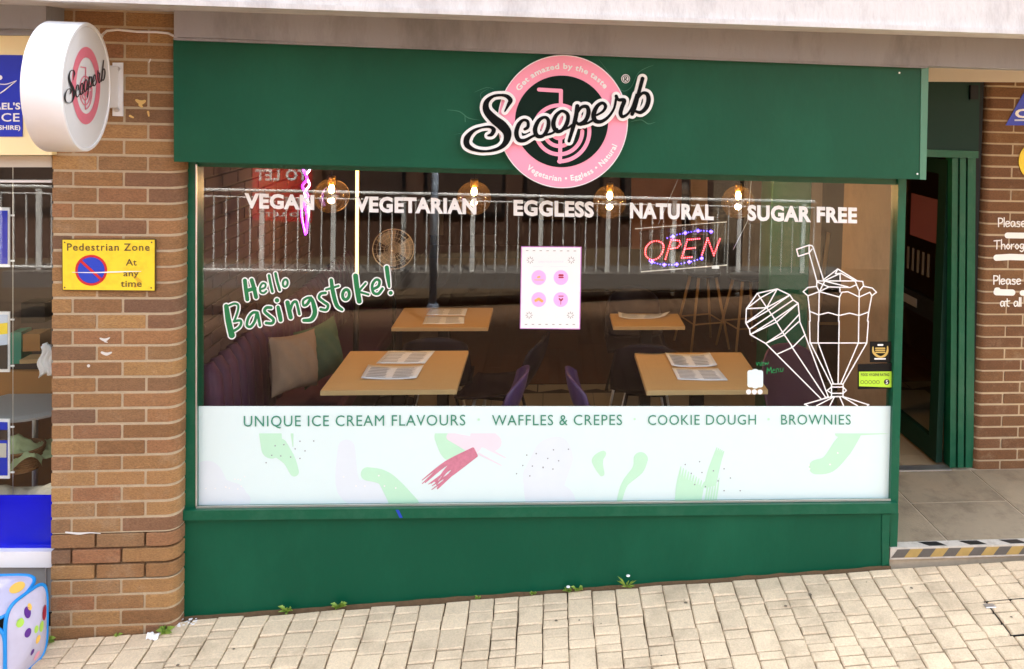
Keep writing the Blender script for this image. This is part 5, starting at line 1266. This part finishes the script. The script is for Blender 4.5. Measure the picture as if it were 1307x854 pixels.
for k in range(22):
    q = W(random.uniform(228, 252), random.uniform(790, 798), -.06); yy = random.uniform(-.11, -.055); s2 = random.uniform(.003, .008); z_ = gz(q.x, yy)
    fl_.add([(q.x, yy, z_+.001), (q.x+s2*2, yy+s2*.3, z_+.003), (q.x+s2*1.6, yy+s2, z_+.001+s2*.6), (q.x-.2*s2, yy+s2, z_+.003)], [(0, 1, 2, 3)])
tag(fl_.build('paint_flakes', m_litter), kind='stuff', label='white paint flakes scattered where the riser meets the pillar', cat='debris')
gm = MB()
for k in range(26):
    x_, y_ = random.uniform(-2.2, 2.9), random.uniform(-.95, -.12); r_ = random.uniform(.004, .011); z_ = gz(x_, y_)+.0035
    gm.add([(x_+r_*random.uniform(.7, 1.1)*math.cos(R(a_)), y_+r_*random.uniform(.7, 1.1)*math.sin(R(a_)), z_) for a_ in range(0, 360, 45)], [tuple(range(8))])
tag(gm.build('gum_spots', mat('old_gum', srgb(112, 100, 84), .8, var=.3)), kind='stuff', label='old chewing gum spots scattered on the paving', cat='gum')
# cover frame in the paving
cv = thing('inspection_cover', 'metal edged inspection cover set in the paving, lower right', 'cover')
def gp(px_, py_, h_=.002):
    z_ = 0
    for _ in range(6): q_ = WZ(px_, py_, z_); z_ = gz(q_.x, q_.y)
    return WZ(px_, py_, z_+h_)
for (a_, c_) in (((1259, 769), (1291, 811)), ((1291, 811), (1345, 806)), ((1256, 768), (1312, 763))):
    P1_, P2_ = gp(*a_), gp(*c_); d_ = (P2_-P1_).normalized(); s2 = Vector((-d_.y, d_.x, 0))*.0022
    MB().prism([P1_-s2, P2_-s2, P2_+s2, P1_+s2], (0, 0, -.02)).build('frame_edge', m_blackmet, cv)
P1_ = gp(1261, 772, .004); MB().box(P1_-Vector((.02, .02, .01)), P1_+Vector((.035, .012, 0)), .002).build('corner_plate', m_alu, cv)

# ------------------------------------------------------------------ loose printed pieces and words become parts of their own
def split_islands(o, gap):
    me = o.data; n = len(me.vertices); par = list(range(n))
    def find(a):
        while par[a] != a: par[a] = par[par[a]]; a = par[a]
        return a
    for p in me.polygons:
        v = p.vertices
        for q in v[1:]: par[find(v[0])] = find(q)
    co = [v.co.copy() for v in me.vertices]; isl = {}
    for i in range(n): isl.setdefault(find(i), []).append(i)
    L_ = []
    for g in isl.values():
        xs = [co[i].x for i in g]; zs = [co[i].z for i in g]; L_.append([min(xs), max(xs), min(zs), max(zs), g])
    L_.sort(key=lambda q: q[0]); out = []
    for it in L_:
        hit = [g for g in out if it[0] < g[1]+gap and it[1] > g[0]-gap and it[2] < g[3]+gap and it[3] > g[2]-gap]
        if hit:
            b = hit[0]
            for h in hit[1:]: b[0] = min(b[0], h[0]); b[1] = max(b[1], h[1]); b[2] = min(b[2], h[2]); b[3] = max(b[3], h[3]); b[4] += h[4]; out.remove(h)
            b[0] = min(b[0], it[0]); b[1] = max(b[1], it[1]); b[2] = min(b[2], it[2]); b[3] = max(b[3], it[3]); b[4] += it[4]
        else: out.append(list(it))
    if len(out) < 2: return
    own = {}
    for k, g in enumerate(out):
        for i in g[4]: own[i] = k
    fs = [[] for _ in out]; maps = [{} for _ in out]; vv = [[] for _ in out]
    for p in me.polygons:
        k = own[p.vertices[0]]; f = []
        for q in p.vertices:
            if q not in maps[k]: maps[k][q] = len(vv[k]); vv[k].append(tuple(co[q]))
            f.append(maps[k][q])
        fs[k].append(tuple(f))
    base = o.name.split('.')[0]; par_, m_ = o.parent, me.materials[0]
    bpy.data.objects.remove(o)
    for k in range(len(out)):
        if fs[k]: mesh(base, vv[k], fs[k], m_, par_)
SPLIT = {'lettering': .022, 'printed_shape': .001, 'printed_dots': .001, 'painted_bar': .001, 'white_dots': .001, 'greeting_lettering': None, 'white_print': .001, 'paint_scuff': .004, 'dessert_print': .004}
for o in [q for q in C.objects if q.type == 'MESH' and q.name.split('.')[0] in SPLIT and q.parent]:
    g = SPLIT[o.name.split('.')[0]]
    if g is not None and not (o.parent.name.startswith('round_emblem') or o.parent.name.startswith('food') or len(o.data.polygons) == 1): split_islands(o, g)
for o in C.objects:
    if o.name.startswith('printed_dots'): o.name = 'printed_dot'
    if o.name.startswith('white_dots'): o.name = 'white_dot'
